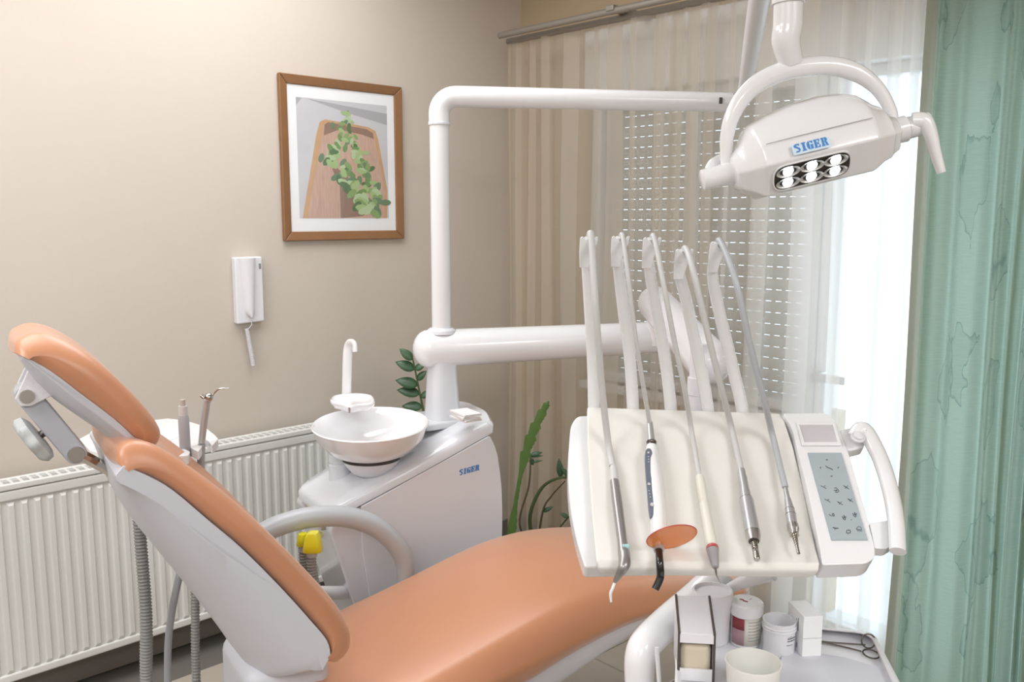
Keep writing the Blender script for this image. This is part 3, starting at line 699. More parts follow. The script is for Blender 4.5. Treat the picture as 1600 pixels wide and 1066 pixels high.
MB(U).prism_xz([(p.x, p.y) for p in pan], -.004, .02).build('side_panel', 'unit_white', unit, bevel=.003)

# top cover: plan outline with sloped top
plan = rounded([(-.004,.0),(.30,-.006),(.540,.0),(.575,.09),(.588,.24),(.55,.33),(.30,.35),(.03,.30),(-.012,.275)], [.02,.2,.015,.06,.03,.05,.1,.05,.03], 6)
mb = MB(U); n = len(plan)
r1 = [(p.x, p.y, topz(min(p.x, .57))) for p in plan]; cen = Vector((.3, .17))
def ins(p, a_): q = Vector((p.x, p.y)); v_ = (cen-q); return q + v_.normalized()*a_
r2 = [(p.x, p.y, topz(min(p.x, .57))+.024) for p in plan]
r3 = [(*ins(p, .012), topz(min(p.x, .57))+.036) for p in plan]
r4 = [(*ins(p, .10), topz(min(ins(p, .10).x, .57))+.040) for p in plan]
mb.loft([r1, r2, r3, r4]).build('top_cover', 'unit_white', unit, ang=60)
MB(U).prism(rounded([(.33,.11),(.57,.12),(.57,.30),(.32,.30)], .06, 6), .925, .950).build('column_step', 'unit_white', unit, bevel=.010, bseg=4)
MB(U).box((-.012, .05, .69), (.05, .20, .735)).build('hose_port', 'shell_grey', unit, bevel=.006)
ccx, ccy = .45, .18
rings = []
for z, rx, ry in ((.94, .056, .060), (.955, .052, .056), (1.0, .049, .052), (1.10, .043, .046), (1.20, .040, .043)):
    rings.append([(ccx+rx*math.copysign(abs(cos(a_))**.62, cos(a_)), ccy+ry*math.copysign(abs(sin(a_))**.62, sin(a_)), z) for a_ in [2*pi*i/40 for i in range(40)]])
MB(U).loft(rings).build('column', 'unit_white', unit, ang=60)
# bowl
B = P(579, 664, 2.6)
R_ = .176
bowl = [(.0005,-.098),(.05,-.100),(.085,-.095),(.128,-.074),(.160,-.038),(R_-.004,-.004),(R_,.003),(R_-.003,.006),(R_-.008,.003),(.154,-.032),(.121,-.064),(.07,-.082),(.03,-.087),(.0005,-.088)]
MB(SC).lathe(bowl, B, axis=tuple(UP - FW*.07), seg=64).build('spittoon_bowl', 'porcelain', unit, ang=60)
MB(SC).lathe([(.001,-.160),(.035,-.158),(.062,-.142),(.080,-.120),(.090,-.104),(.001,-.104)], B, seg=48).build('bowl_base', 'unit_white', unit, ang=60)
MB(SC).lathe([(.001,-.097),(.087,-.097),(.087,-.105),(.001,-.105)], B, seg=48).build('bowl_seal', 'dark_gap', unit)
pe = P(531, 742, 2.64); MB(SC).lathe([(.034,-.03),(.033,.035),(.030,.037),(.030,.042),(.033,.044),(.033,.085),(.001,.085)], pe, seg=32).build('bowl_pedestal', 'unit_white', unit)
MB(SC).lathe([(.001,-.21),(.03,-.21),(.03,-.15),(.001,-.15)], B, seg=24).build('bowl_drain', 'unit_white', unit)
MB(SC).lathe([(.018,-.0865),(.018,-.084),(.001,-.083)], B, seg=24).build('drain_cap', 'steel', unit)
# cup filler: tray and hook pipe
D_ = 2.66
tr = catmull([P(516,622,D_-.02),P(524,614,D_+.06),P(556,612,D_+.09),P(580,614,D_+.06),P(586,624,D_-.02),P(582,638,D_-.06),P(562,639,D_-.08),P(546,642,D_-.10),P(531,636,D_-.06)], 5, True)
zt = P(548, 626, D_).z
for p in tr: p.z = zt
mb = MB(SC); cenr = sum(tr, Vector())/len(tr)
def sc(a_, dz): return [cenr+(p-cenr)*a_+Vector((0,0,dz)) for p in tr]
mb.loft([sc(.5,-.022), sc(.85,-.018), sc(1,-.004), sc(1,.004), sc(.93,.006), sc(.87,.0), sc(.75,-.007), sc(.3,-.009)]).build('cup_tray', 'porcelain', unit, ang=70)
hk = catmull([P(540,700,D_+.10), P(541,640,D_+.10), P(542,600,D_+.10), P(543,560,D_+.10), P(545,542,D_+.10), P(549,536,D_+.09), P(554,538,D_+.08), P(555,550,D_+.075)], 6)
MB(SC).tube(hk, .0155, 14, flat=.55, upv=tuple(-FW)).build('filler_pipe', 'porcelain', unit, ang=70)
MB(SC).lathe([(.003, -.01), (.003, .006)], P(546, 640, D_-.10)).build('filler_nozzle', 'steel', unit)
# lettering on the panel
wm = U @ Matrix(((1,0,0,.413),(0,0,-1,-.0045),(.0,1,0,.806),(0,0,0,1)))
ang_ = atan(.10)
wm = wm @ Matrix.Rotation(ang_, 4, 'Z')
mb, hh = word('SIGER', wm, .072, slant=.18)
mb.build('lettering', 'blue_ink', unit, smooth=False, label='blue stencil letters SIGER')
# napkins by the column
for k, (dx, dz, rz) in enumerate(((0, 0, .1), (.004, .009, -.05), (-.003, .018, .05))):
    pn = PZ(728, 655, .937) + Vector((0, 0, dz)); nm = Matrix.Translation(pn) @ Matrix.Rotation(HEAD-pi/2+.5+rz, 4, 'Z')
    t_ = thing('folded_napkin', ['lowest folded white napkin of the pile beside the column', 'middle folded white napkin of the pile beside the column', 'topmost folded white napkin of the pile beside the column'][k], 'napkin', pn, 'napkins on the unit')
    MB(nm).box((-.033, -.05, 0), (.033, .05, .0035)).box((-.033, -.05, .0045), (.031, .05, .008)).box((-.033, -.052, .001), (-.029, .052, .0075)).build('napkin', 'napkin', t_, bevel=.0015)

# yellow hose clip and suction tubes at the left end of the unit
def corrugated(mb, path, r, step=.0085, amp=.13, seg=14):
    pts = []; rad = []; path = [Vector(p) for p in path]; acc = 0; i = 0
    total = sum((path[j+1]-path[j]).length for j in range(len(path)-1)); n_ = int(total/step)*2
    cum = [0]
    for j in range(len(path)-1): cum.append(cum[-1]+(path[j+1]-path[j]).length)
    for k in range(n_+1):
        s_ = total*k/n_
        while i < len(path)-2 and cum[i+1] < s_: i += 1
        t_ = (s_-cum[i])/max(1e-6, cum[i+1]-cum[i]); pts.append(path[i].lerp(path[i+1], t_)); rad.append(r*(1+amp*(1 if k % 2 else -1)))
    mb.tube(pts, rad, seg); return mb
for k, (px_, d_, lab) in enumerate(((474, 2.38, 'left grey corrugated suction tube under the yellow clip by the armrest'), (487, 2.34, 'right grey corrugated suction tube under the yellow clip by the armrest'))):
    top_ = P(px_, 846+8*k, d_)
    t_ = thing('suction_tube', lab, 'tube', (top_.x, top_.y, 0), 'suction tubes on the unit')
    pts = catmull([top_, P(px_+1, 880+8*k, d_), P(px_+14, 960, d_), Vector((*P(px_+34, 1000, d_).xy, .15)), Vector((*P(px_+60, 1000, d_+.02).xy, .012))], 10)
    corrugated(MB(), pts, .0125, seg=12).build('hose', 'corrugated_grey', t_, smooth=False)
    MB().lathe([(.001,-.028),(.0145,-.028),(.0145,.012),(.001,.012)], top_).build('collar', 'suction_grey', t_)
yc = thing('hose_clip', 'bright yellow plastic hose clip under the grey armrest', 'clip', P(485, 845, 2.36))
rings = []
for py, hw_, hd in ((832, .014, .016), (838, .020, .02), (850, .024, .022), (860, .027, .024), (861, .026, .022)):
    c_ = P(489, py, 2.34); rings.append([c_ + RT*hw_*math.copysign(abs(cos(a_))**.5, cos(a_)) + FW*hd*math.copysign(abs(sin(a_))**.5, sin(a_)) for a_ in [2*pi*i/24 for i in range(24)]])
MB().loft(rings).build('clip_body', 'yellow_plastic', yc, ang=60)
rings = []
for py, hw_, hd in ((834, .012, .014), (840, .016, .018), (851, .018, .02), (852, .017, .018)):
    c_ = P(473, py, 2.38); rings.append([c_ + RT*hw_*cos(a_) + FW*hd*sin(a_) for a_ in [2*pi*i/20 for i in range(20)]])
MB().loft(rings).build('clip_socket', 'yellow_plastic', yc, ang=60)
MB().tube([P(489, 840, 2.34), P(500, 836, 2.50)], .012, 10).build('clip_bracket', 'yellow_plastic', yc)

# ------------------------------------------------------------------ assistant tray behind the backrest
AZ = 1.02
at = thing('assistant_tray', 'white moulded holder tray behind the headrest, for suction and syringe', 'tray', PZ(240, 700, AZ))
def plate_z(pxs, z, th, nm, mt, par, bev=.004, n=4, r=None):
    pts = [PZ(x, y, z) for x, y in pxs]; pts = catmull(pts, n, True) if r is None else [Vector((p.x, p.y, z)) for p in rounded([(q.x, q.y) for q in pts], r)]
    return MB().slab(pts, Vector((0, 0, -th))).build(nm, mt, par, bevel=bev)
plate_z([(124,686),(150,672),(200,664),(236,657),(262,654),(290,657),(318,666),(336,680),(341,686),(331,697),(326,690),(318,684),(310,690),(316,697),(310,706),(298,700),(294,694),(286,690),(280,697),(297,706),(294,712),(240,716),(180,716),(140,704)], AZ, .022, 'tray_top', 'white_gloss', at, r=.006)
plate_z([(135,690),(170,676),(240,668),(270,668),(284,680),(240,700),(170,702)], AZ+.0015, .004, 'tray_mat', 'white_plastic', at, bev=.001, r=.01)
MB().tube(catmull([PZ(230,705,AZ-.02), P(262,770,2.25), P(330,850,2.3), P(430,920,2.42), U @ Vector((.13,.10,.45))], 8), .022, 14).build('support_arm', 'white_plastic', at)
MB().lathe([(.001,-.08),(.05,-.075),(.06,-.02),(.06,0),(.001,0)], PZ(222,700,AZ-.02), seg=24).build('arm_hub', 'shell_grey', at)
def tube_thing(name, lab, cat, parts, base, group=None):
    t_ = thing(name, lab, cat, base, group); return t_
# suction handpiece
e0 = P(289, 695, 2.17)
sp = thing('suction_handpiece', 'grey upright suction handpiece standing in the white holder tray', 'handpiece', e0)
MB().lathe([(.001,-.03),(.0125,-.03),(.0135,.0),(.0135,.068),(.010,.078),(.001,.079)], e0).build('handle', 'suction_grey', sp)
MB().lathe([(.001,.076),(.0108,.076),(.0108,.100),(.001,.100)], e0).build('collar', 'hose_grey', sp)
MB().lathe([(.001,.099),(.0065,.099),(.0065,.116),(.001,.116)], e0).build('nozzle', 'shell_grey', sp)
corrugated(MB(), catmull([e0+Vector((0,0,-.028)), P(296,760,2.17), P(303,850,2.17), P(305,960,2.17), P(306,1040,2.17), Vector((*P(308,1060,2.17).xy, .25)), Vector((*P(330,1060,2.25).xy, .012))], 8), .0105, seg=12).build('hose', 'corrugated_grey', sp, smooth=False)
# three way syringe
e1 = P(318, 684, 2.20)
sy = thing('air_water_syringe', 'chrome three-way syringe with bent tip in the white holder tray', 'syringe', e1)
MB().tube([P(315,692,2.2), P(319,655,2.2), P(323,628,2.2), P(327,619,2.2)], [.0085,.0095,.0095,.008], 16).build('handle', 'satin_silver', sy)
MB().ball(P(326,621,2.19), .0115, 16).build('head', 'chrome', sy)
MB().lathe([(.001,0),(.006,0),(.006,.01),(.001,.01)], P(319,622,2.18), axis=(-RT+UP*.8)).build('button', 'chrome', sy)
MB().tube(catmull([P(330,620,2.2), P(338,611,2.2), P(345,607,2.2), P(357,607,2.2)], 4), .0022, 8).build('tip', 'chrome', sy)
MB().tube(catmull([P(315,694,2.2), P(314,730,2.2), P(316,770,2.2), P(290,860,2.2), P(268,960,2.2), P(262,1040,2.2), Vector((*P(262,1066,2.2).xy, .2)), Vector((*P(280,1066,2.3).xy, .01))], 8), .0095, 10).build('hose', 'suction_grey', sy)
# wide corrugated suction hose
e2 = PZ(212, 706, AZ-.03)
su = thing('suction_hose', 'wide grey corrugated suction hose hanging in front of the radiator, left of the thin ones', 'hose', e2)
corrugated(MB(), catmull([e2, P(214,770,2.16), P(220,850,2.14), P(228,960,2.12), P(229,1060,2.12), Vector((*P(229,1066,2.12).xy, .2)), Vector((*P(250,1066,2.25).xy, .018))], 8), .0145, seg=14).build('hose', 'corrugated_grey', su, smooth=False)
MB().lathe([(.001,-.02),(.018,-.02),(.018,.03),(.001,.03)], e2+Vector((0,0,-.01))).build('collar', 'suction_grey', su)

# ------------------------------------------------------------------ swing arm and instrument console
con = thing('instrument_console', 'white instrument delivery console with five hanging arms, hung from a thick swing arm', 'console', P(1090, 900, 1.6))
col = U @ Vector((ccx, ccy, 1.178)); colc = Vector((col.x, col.y, col.z))
armE = P(1035, 527, 3.22)
a1 = colc - (armE-colc).normalized()*.045
rings_p = [a1 + (armE-a1)*t for t in (0, .02, .5, 1)]
d_ = (armE-a1).normalized()
pts = [a1 - d_*.055*cos(pi/2*i/6)*1.0 for i in range(6)]; rds = [max(.002, .066*sin(pi/2*i/6)) for i in range(6)]
pts += [a1, a1.lerp(armE, .3), armE]; rds += [.066, .063, .058]
MB().tube(pts, rds, 32).build('lower_swing_arm', 'white_gloss', con, ang=60)
j0 = P(1024, 474, 3.14); j1 = P(1108, 566, 1.80)
MB().lathe([(.001,-.09),(.040,-.09),(.046,-.06),(.046,.05),(.04,.065),(.001,.07)], armE.lerp(j0, .5)+Vector((0,0,-.0))).build('elbow_joint', 'white_gloss', con)
dj = (j1-j0).normalized(); jp = [j0-dj*.05*cos(pi/2*i/6) for i in range(6)] + [j0, j0.lerp(j1, .5), j1] + [j1+dj*.045*sin(pi/2*i/6) for i in range(1, 7)]
jr = [max(.002, .062*sin(pi/2*i/6)) for i in range(6)] + [.062, .054, .046] + [max(.002, .046*cos(pi/2*i/6)) for i in range(1, 7)]
MB().tube(jp, jr, 28).build('spring_arm', 'white_plastic', con, ang=60)
v0 = P(1090, 590, 1.78)
MB().lathe([(.001,.07),(.017,.07),(.017,0),(.0205,0),(.0205,-.035),(.019,-.036),(.019,-.15),(.001,-.15)], v0).build('swivel_tube', 'white_plastic', con)
MB().tube([v0+Vector((0,0,-.13)), P(1085, 720, 1.64)], .022, 14).build('mount_arm', 'white_plastic', con)
# console body and mat
rows = [(918,636,1218,646,1.620),(917.5,648,1226,658,1.590),(918,690,1240,700,1.548),(921,740,1254,758,1.497),(925,800,1267,820,1.436),(929,845,1276,862,1.388),(932,876,1281,880,1.352),(936,888,1280,892,1.347),(944,893,1268,897,1.350)]
grid = []
for (xl, yl, xr, yr, d_) in rows: grid.append([P(xl+(xr-xl)*i/12, yl+(yr-yl)*i/12, d_) for i in range(13)])
def dmat(py):
    for (r0, r1_) in zip(rows, rows[1:]):
        y0_, y1_ = (r0[1]+r0[3])/2, (r1_[1]+r1_[3])/2
        if py <= y1_: t_ = max(0, (py-y0_)/(y1_-y0_)); return r0[4]+(r1_[4]-r0[4])*t_
    return rows[-1][4]
nrmv = (grid[6][0]-grid[0][0]).cross(grid[0][12]-grid[0][0]).normalized()
if nrmv.dot(FW) < 0: nrmv = -nrmv          # away from the camera, into the body
under = [[p + nrmv*.012 for p in r] for r in grid]
mb = MB(); n = 13; vs = [p for r in grid for p in r] + [p for r in under for p in r]; fs = []; rN = len(grid); off = rN*n
for i in range(rN-1):
    for j in range(n-1):
        fs.append((i*n+j, i*n+j+1, (i+1)*n+j+1, (i+1)*n+j)); fs.append((off+i*n+j, off+(i+1)*n+j, off+(i+1)*n+j+1, off+i*n+j+1))
for j in range(n-1): fs.append((j, off+j, off+j+1, j+1)); e_ = (rN-1)*n; fs.append((e_+j, e_+j+1, off+e_+j+1, off+e_+j))
for i in range(rN-1): fs.append((i*n, (i+1)*n, off+(i+1)*n, off+i*n)); fs.append((i*n+n-1, off+i*n+n-1, off+(i+1)*n+n-1, (i+1)*n+n-1))
mb.add(vs, fs).build('instrument_mat', 'mat_silicone', con, bevel=.003, ang=50)
def cplate(pxs, dd, off_, th, nm, mt, par, bev=.003, dfun=None, **k):
    pts = [(PK(x, y, dd+off_) if dfun is dlin else P(x, y, (dfun or dmat)(y)+dd) + nrmv*off_) for x, y in pxs]
    return MB().slab(pts, nrmv*th).build(nm, mt, par, bevel=bev, **k)
pA, pB, pC = P(1225, 648, 1.6), P(1280, 884, 1.36), P(905, 640, 1.6)
pN = (pB-pA).cross(pC-pA).normalized()
if pN.dot(FW) < 0: pN = -pN
def PK(px, py, off=0):
    r = ray(px, py); return O0 + r*((pA-O0).dot(pN)/r.dot(pN)) + pN*off
class _D: pass
dlin = _D()
def sm(pts, n=3): return [(p.x, p.y) for p in catmull([Vector((a_, b_, 0)) for a_, b_ in pts], n, True)]
def rr_(pts, r): return [(p.x, p.y) for p in rounded(pts, r)]
cplate(rr_([(893,652),(903,637),(950,636),(1232,655),(1274,866),(916,876),(903,835),(892,780),(888,720)], [10,8,0,0,4,6,30,40,30]), 0, .024, .032, 'console_body', 'white_gloss', con, bev=.008, dfun=dlin)
cplate(rr_([(1222,648),(1290,647),(1303,657),(1322,700),(1341,765),(1366,858),(1366,874),(1352,883),(1284,885),(1281,860),(1262,770),(1236,668)], [4,8,10,20,20,8,10,12,4,8,40,10]), -.004, 0, .040, 'keypad_housing', 'white_gloss', con, bev=.004, dfun=dlin)
kh = cplate([(1246,667),(1300,667),(1309,696),(1254,696)], -.0060, 0, .003, 'display', 'display_grey', con, bev=.001, dfun=dlin)
fr = MB()
for aq in ([(1243,664),(1302,664),(1300,668),(1247,668)], [(1302,664),(1313,700),(1307,696),(1299,667)], [(1243,664),(1247,668),(1256,697),(1252,700)], [(1252,700),(1256,695),(1307,695),(1313,700)]):
    fr.slab([PK(x, y, -.0085) for x, y in aq], nrmv*.004)
fr.build('display_rim', 'white_gloss', con, bevel=.0008)
kp = cplate([(1261,711),(1313,711),(1354,847),(1298,847)], -.0066, 0, .003, 'keypad', 'keypad_blue', con, bev=0, dfun=dlin, smooth=False)
def KP(cx, cy): return PK(1240+cx/6.67, 690+cy/6.67, -.0068)
ik = MB()
def stroke(pts, w_=1.1):
    for (a_, b_) in zip(pts, pts[1:]):
        v_ = Vector((b_[0]-a_[0], b_[1]-a_[1])); n_ = Vector((-v_.y, v_.x)).normalized()*w_*2.2
        ik.slab([KP(a_[0]+n_.x, a_[1]+n_.y), KP(b_[0]+n_.x, b_[1]+n_.y), KP(b_[0]-n_.x, b_[1]-n_.y), KP(a_[0]-n_.x, a_[1]-n_.y)], -nrmv*.0002)
def fill(pts): ik.slab([KP(*p) for p in pts], -nrmv*.0002)
fill([(322,220),(348,218),(334,208)]); fill([(372,382),(398,380),(386,392)]); fill([(262,296),(272,284),(274,308)]); fill([(448,284),(450,308),(460,298)])
stroke([(322,278),(345,296),(368,302),(398,320)], 1.5)
for x, y in ((272,482),(312,622)): stroke([(x,y),(x+18,y+12),(x+36,y+18),(x+58,y+36)]); 
stroke([(306,490),(322,482)]); stroke([(340,634),(358,626)])
stroke([(410,512),(430,504),(460,536),(440,558),(420,546)]); stroke([(408,532),(440,534)]); stroke([(430,524),(440,534),(432,544)])
for x, y in ((506,482),(550,618),(442,648)): stroke([(x,y),(x+20,y+16),(x+44,y+26),(x+58,y+38)]); stroke([(x+30,y+16),(x+48,y+2)]); stroke([(x+14,y+4),(x+26,y+22),(x+24,y+34)])
stroke([(358,782),(374,796),(388,800)]); stroke([(392,776),(396,800),(410,800),(408,776),(392,776)], 1.4)
for x, y in ((492,800),(602,770)): stroke([(x,y),(x+16,y+36),(x+34,y+40),(x+40,y)]); stroke([(x+18,y-10),(x+20,y+26)]); stroke([(x+28,y-4),(x+28,y+26)])
stroke([(396,918),(420,926),(456,928)], 1.8); stroke([(418,932),(420,946)])
stroke([(540,950),(572,946),(582,966),(560,980),(538,972),(540,950)]); 
for a_ in range(8): stroke([(560+18*cos(a_*pi/4), 964+18*sin(a_*pi/4)), (560+26*cos(a_*pi/4), 964+26*sin(a_*pi/4))], .8)
stroke([(640,938),(652,916),(672,908),(690,920),(696,942),(640,938)]); stroke([(648,952),(702,956)])
fill([(586,836),(594,836),(594,842),(586,842)])
sub_build(ik, 'keypad_symbols', 'ink', kp, smooth=False)
# handle
hpth = catmull([P(1334,684,1.545), P(1345,672,1.55), P(1356,680,1.545), P(1376,718,1.51), P(1392,770,1.46), P(1400,815,1.41), P(1403,862,1.365)], 6)
MB().tube(hpth, [.012,.016,.016,.0145,.0145,.014,.0135], 18, flat=.8, upv=tuple(-nrmv)).build('handle', 'white_gloss', con, ang=60)
cplate(rr_([(1312,672),(1340,668),(1352,680),(1350,700),(1326,706),(1318,700)], 4), -.002, 0, .022, 'handle_bracket', 'white_gloss', con, bev=.003, dfun=dlin)
cplate(rr_([(1358,818),(1388,814),(1396,852),(1384,859),(1366,858)], 3), -.002, 0, .022, 'handle_bracket', 'white_gloss', con, bev=.003, dfun=dlin)
bb = P(1341, 682, 1.53); MB().lathe([(.001,0),(.0085,0),(.0085,.006),(.007,.007),(.001,.007)], bb+nrmv*.002, axis=tuple(-nrmv)).build('brake_button', 'white_plastic', con)
MB().lathe([(.001,0),(.0125,0),(.0125,.003),(.0105,.003),(.001,.003)], bb+nrmv*.004, axis=tuple(-nrmv)).build('button_ring', 'white_plastic', con)
# hanging arms with forked cradles
arms = [((928,640),(926,560),(920,460),(916,400),(917,372)), ((989,640),(984,560),(971,460),(965,405),(966,371)), ((1048,640),(1039,560),(1021,460),(1013,405),(1015,373)), ((1106,642),(1094,570),(1072,470),(1061,425),(1065,391)), ((1160,644),(1146,580),(1122,480),(1113,425),(1119,380))]
RX = RT
hose_top = []
for k, a_ in enumerate(arms):
    ds = [1.635, 1.63, 1.60, 1.575, 1.555]
    pts = [P(x, y, d_) for (x, y), d_ in zip(a_, ds)]
    low = P(a_[0][0]+1, 690, 1.66)
    pth = catmull([low]+pts, 6)
    ar_ = MB().tube(pth, [.0120,.0120,.0118,.0112,.0100,.0050], 14, flat=.9).build('hanging_arm', 'white_gloss', con, ang=70)
    tip = pts[-1]; mb = MB(); q_ = 1.56/F; mb = MB()
    shp = [(-10.5,46),(-12,20),(-11.5,0),(-8,-3),(3,7),(8,7),(12,-2),(16.5,-2),(15,9),(9,22),(6,34),(4,46)]
    fr_ = []
    for x, y in shp:
        cv = .014*max(-.2, 1-y/40); p_ = tip + RX*(x*q_) - UP*(y*q_) - FW*cv
        fr_.append(p_)
    mb.slab(fr_, FW*.0045)
    sub_build(mb, 'cradle', 'white_gloss', ar_, bevel=.0014)
    hose_top.append(tip)
def hose(th, k, pts, r, m_, r2=None):
    tip = hose_top[k]
    p0 = tip + RX*.004 + FW*.022 + UP*(-.05); p1 = tip + RX*.005 + FW*.012 + UP*(-.006); p2 = tip + RX*.007 - FW*.008 + UP*.001
    path = catmull([p0, p1, p2] + pts, 7)
    return MB().tube(path, r2 or r, 12).build('hose', m_, th, ang=80)
def I_(px_, py_, o_=.016): return P(px_, py_, dmat(py_)-o_)
def cyl_path(mb, prof, a_, b_, seg=24):
    """lathe along a->b; prof heights are fractions of the length"""
    ax = b_-a_; L_ = ax.length; return mb.lathe([(r, h*L_) for r, h in prof], a_, axis=tuple(ax), seg=seg)
# 1: syringe
t1 = thing('air_water_syringe', 'leftmost instrument on the console, silver syringe with pale blue button and white tip', 'instrument', I_(970, 890))
hose(t1, 0, [P(930,470,1.50), P(940,600,1.52), I_(950,690,.02), I_(957,728)], .0062, 'hose_grey')
s0, s1_ = I_(958,727), I_(960,752)
cyl_path(MB(), [(.001,0),(.0055,0),(.0075,.4),(.0078,1),(.001,1)], s0, s1_).build('collar', 'hose_grey', t1)
s2 = I_(975,866,.018); cyl_path(MB(), [(.001,0),(.0080,0),(.0086,.3),(.0082,.85),(.0098,1),(.001,1)], s1_, s2).build('body', 'gunmetal', t1)
s3 = I_(976,880,.018); s4 = P(961,909,1.345)
MB().tube(catmull([s2, s3, I_(972,890,.02), s4], 5), [.0098,.0098,.0080,.0035], 20).build('neck', 'gunmetal', t1, ang=60)
MB().tube(catmull([s4, P(957,920,1.34), P(954,928,1.338), P(955,941,1.335)], 5), [.0024,.0026,.0026,.0018], 10).build('tip', 'white_plastic', t1)
MB().tube([P(955,941,1.335), P(954,945,1.334)], .0012, 8).build('tip_end', 'chrome', t1)
bm_ = axes(I_(977,856,.026), RX*.97-UP*.1, UP); MB(bm_).box((-.0055,-.006,-.003),(.0055,.006,.006)).build('button', 'teal_button', t1, bevel=.0015)
for q_ in range(4): 
    MB(axes(I_(965,760+q_*5,.0243), RX, UP)).box((-.0012,-.0012,-.0002),(.0022,.0012,.0006)).build('marking', 'ink', t1, smooth=False)
# 2: curing light
t2 = thing('curing_light', 'white curing light with slate control strip and orange shield disc, second on the console', 'instrument', I_(1029, 860))
hose(t2, 1, [P(981,430,1.50), P(992,520,1.50), P(1003,590,1.52), I_(1015,661,.02)], .0042, 'hose_grey')
c0, c1, c2_ = I_(1015,660,.018), I_(1018,690,.018), I_(1018,697,.018)
cyl_path(MB(), [(.001,0),(.0055,0),(.0062,.5),(.0068,1),(.001,1)], c0, c1).build('connector', 'satin_silver', t2)
cyl_path(MB(), [(.001,0),(.0085,0),(.0092,.2),(.0075,.5),(.0092,.8),(.0092,1),(.001,1)], c1, c2_).build('collar', 'dark_steel', t2)
pth = catmull([c2_, I_(1019,720,.02), I_(1024,760,.021), I_(1028,800,.021), I_(1029,835,.020), I_(1029,850,.018)], 6)
MB().tube(pth, [.0092,.0115,.0128,.0130,.0135,.0130,.0115], 24).build('body', 'white_gloss', t2, ang=60)
st = sm([(1010,702),(1016,701),(1020,710),(1021,735),(1021,760),(1026,778),(1027,790),(1023,802),(1017,808),(1014,795),(1012,770),(1009,735),(1008,712)], 3)
MB().slab([P(x, y, dmat(y)-.0325) for x, y in st], nrmv*.008).build('control_strip', 'panel_slate', t2, bevel=.0008)
for x, y, r_ in ((1014,757,.0026),(1019,789,.0036),(1013,708,.002)):
    MB().lathe([(.001,0),(r_,0),(r_,.0014),(.001,.0016)], P(x, y, dmat(y)-.0327), axis=tuple(-nrmv), seg=16).build('button', 'display_grey', t2)
for x, y in ((1013,714),(1013.5,718),(1013.5,722),(1014,767),(1015,772),(1016,777)):
    MB().lathe([(.001,0),(.001,0),(.0011,.0006),(.0001,.0007)], P(x, y, dmat(y)-.0327), axis=tuple(-nrmv), seg=8).build('lamp_dot', 'display_grey', t2)
dm = axes(I_(1029,854,.018), RT*.965+UP*.22-FW*.02, FW*.69-UP*.72)
dm = dm @ Matrix.Translation(Vector((.0225, -.026, 0)))
MB(dm).lathe([(.001,-.0012),(.0405,-.0012),(.0405,.0012),(.001,.0012)], (0,0,0), seg=48).build('light_shield', 'amber_disc', t2)
MB(dm).tube([(.0407*cos(2*pi*i/48), .0407*sin(2*pi*i/48), 0) for i in range(49)], .0010, 6).build('shield_rim', 'red_ring', t2)
cb = I_(1029,855,.018); 
cyl_path(MB(), [(.001,0),(.0095,0),(.0095,.5),(.0075,1),(.001,1)], I_(1029,852,.018), I_(1029,861,.018)).build('tip_collar', 'satin_silver', t2)
MB().tube(catmull([I_(1029,856,.018), P(1031,880,1.335), P(1032,900,1.335), P(1029,910,1.333), P(1024,921,1.33)], 6), .0062, 20).build('light_guide', 'black_plastic', t2, ang=60)
# 3: scaler
t3 = thing('ultrasonic_scaler', 'cream scaler handpiece with red ring and grey nose, in the middle of the console', 'instrument', I_(1115, 880))
hose(t3, 2, [P(1036,440,1.49), P(1053,530,1.49), P(1070,610,1.51), I_(1080,670,.02), I_(1093,746)], .0046, 'hose_grey')
h0, h1, h2 = I_(1093,744), I_(1100,786,.017), I_(1113,856,.018)
cyl_path(MB(), [(.001,0),(.0066,0),(.0078,.1),(.0080,.97),(.0068,1),(.001,1)], h0, h1).build('rear_sleeve', 'warm_white', t3)
cyl_path(MB(), [(.001,0),(.0080,.01),(.0084,.4),(.0098,1),(.001,1)], h1, h2).build('body', 'warm_white', t3)
h3 = I_(1113.5,860,.018); cyl_path(MB(), [(.001,0),(.0101,0),(.0101,1),(.001,1)], h2, h3).build('ring', 'red_ring', t3)
h4 = I_(1118,887,.02); cyl_path(MB(), [(.001,0),(.0100,0),(.0055,.96),(.0045,1),(.001,1)], h3, h4).build('nose', 'tip_grey', t3)
MB().tube(catmull([h4, P(1119,896,1.33), P(1120,900,1.33), P(1123,906,1.33), P(1126,912,1.33)], 5), [.0022,.0016,.0009,.0007,.0004], 8).build('tip', 'chrome', t3)
# 4: micromotor
t4 = thing('micromotor', 'thick silver motor handpiece with stepped end, fourth on the console', 'instrument', I_(1178, 870))
hose(t4, 3, [P(1085,430,1.49), P(1108,530,1.49), P(1128,610,1.51), I_(1142,665,.02), I_(1158,735)], .0056, 'hose_grey')
m0, m1, m2, m3 = I_(1158,734), I_(1166,779,.018), I_(1176,832,.019), I_(1178,846,.019)
cyl_path(MB(), [(.001,0),(.0066,0),(.0070,.12),(.0068,.2),(.0078,.25),(.0080,.72),(.0088,.76),(.0088,1),(.001,1)], m0, m1).build('rear_sleeve', 'satin_silver', t4)
cyl_path(MB(), [(.001,0),(.0105,0),(.0118,.06),(.0120,1),(.001,1)], m1, m2).build('motor', 'satin_silver', t4)
cyl_path(MB(), [(.001,0),(.0122,0),(.0122,.4),(.0098,1),(.001,1)], m2, m3).build('collar', 'steel', t4)
for f_, r_ in ((0, .0108), (.985, .0123)):
    q_ = m1.lerp(m2, f_); MB().tube([q_, q_+(m2-m1).normalized()*.0006], r_, 24).build('groove_ring', 'dark_steel', t4)
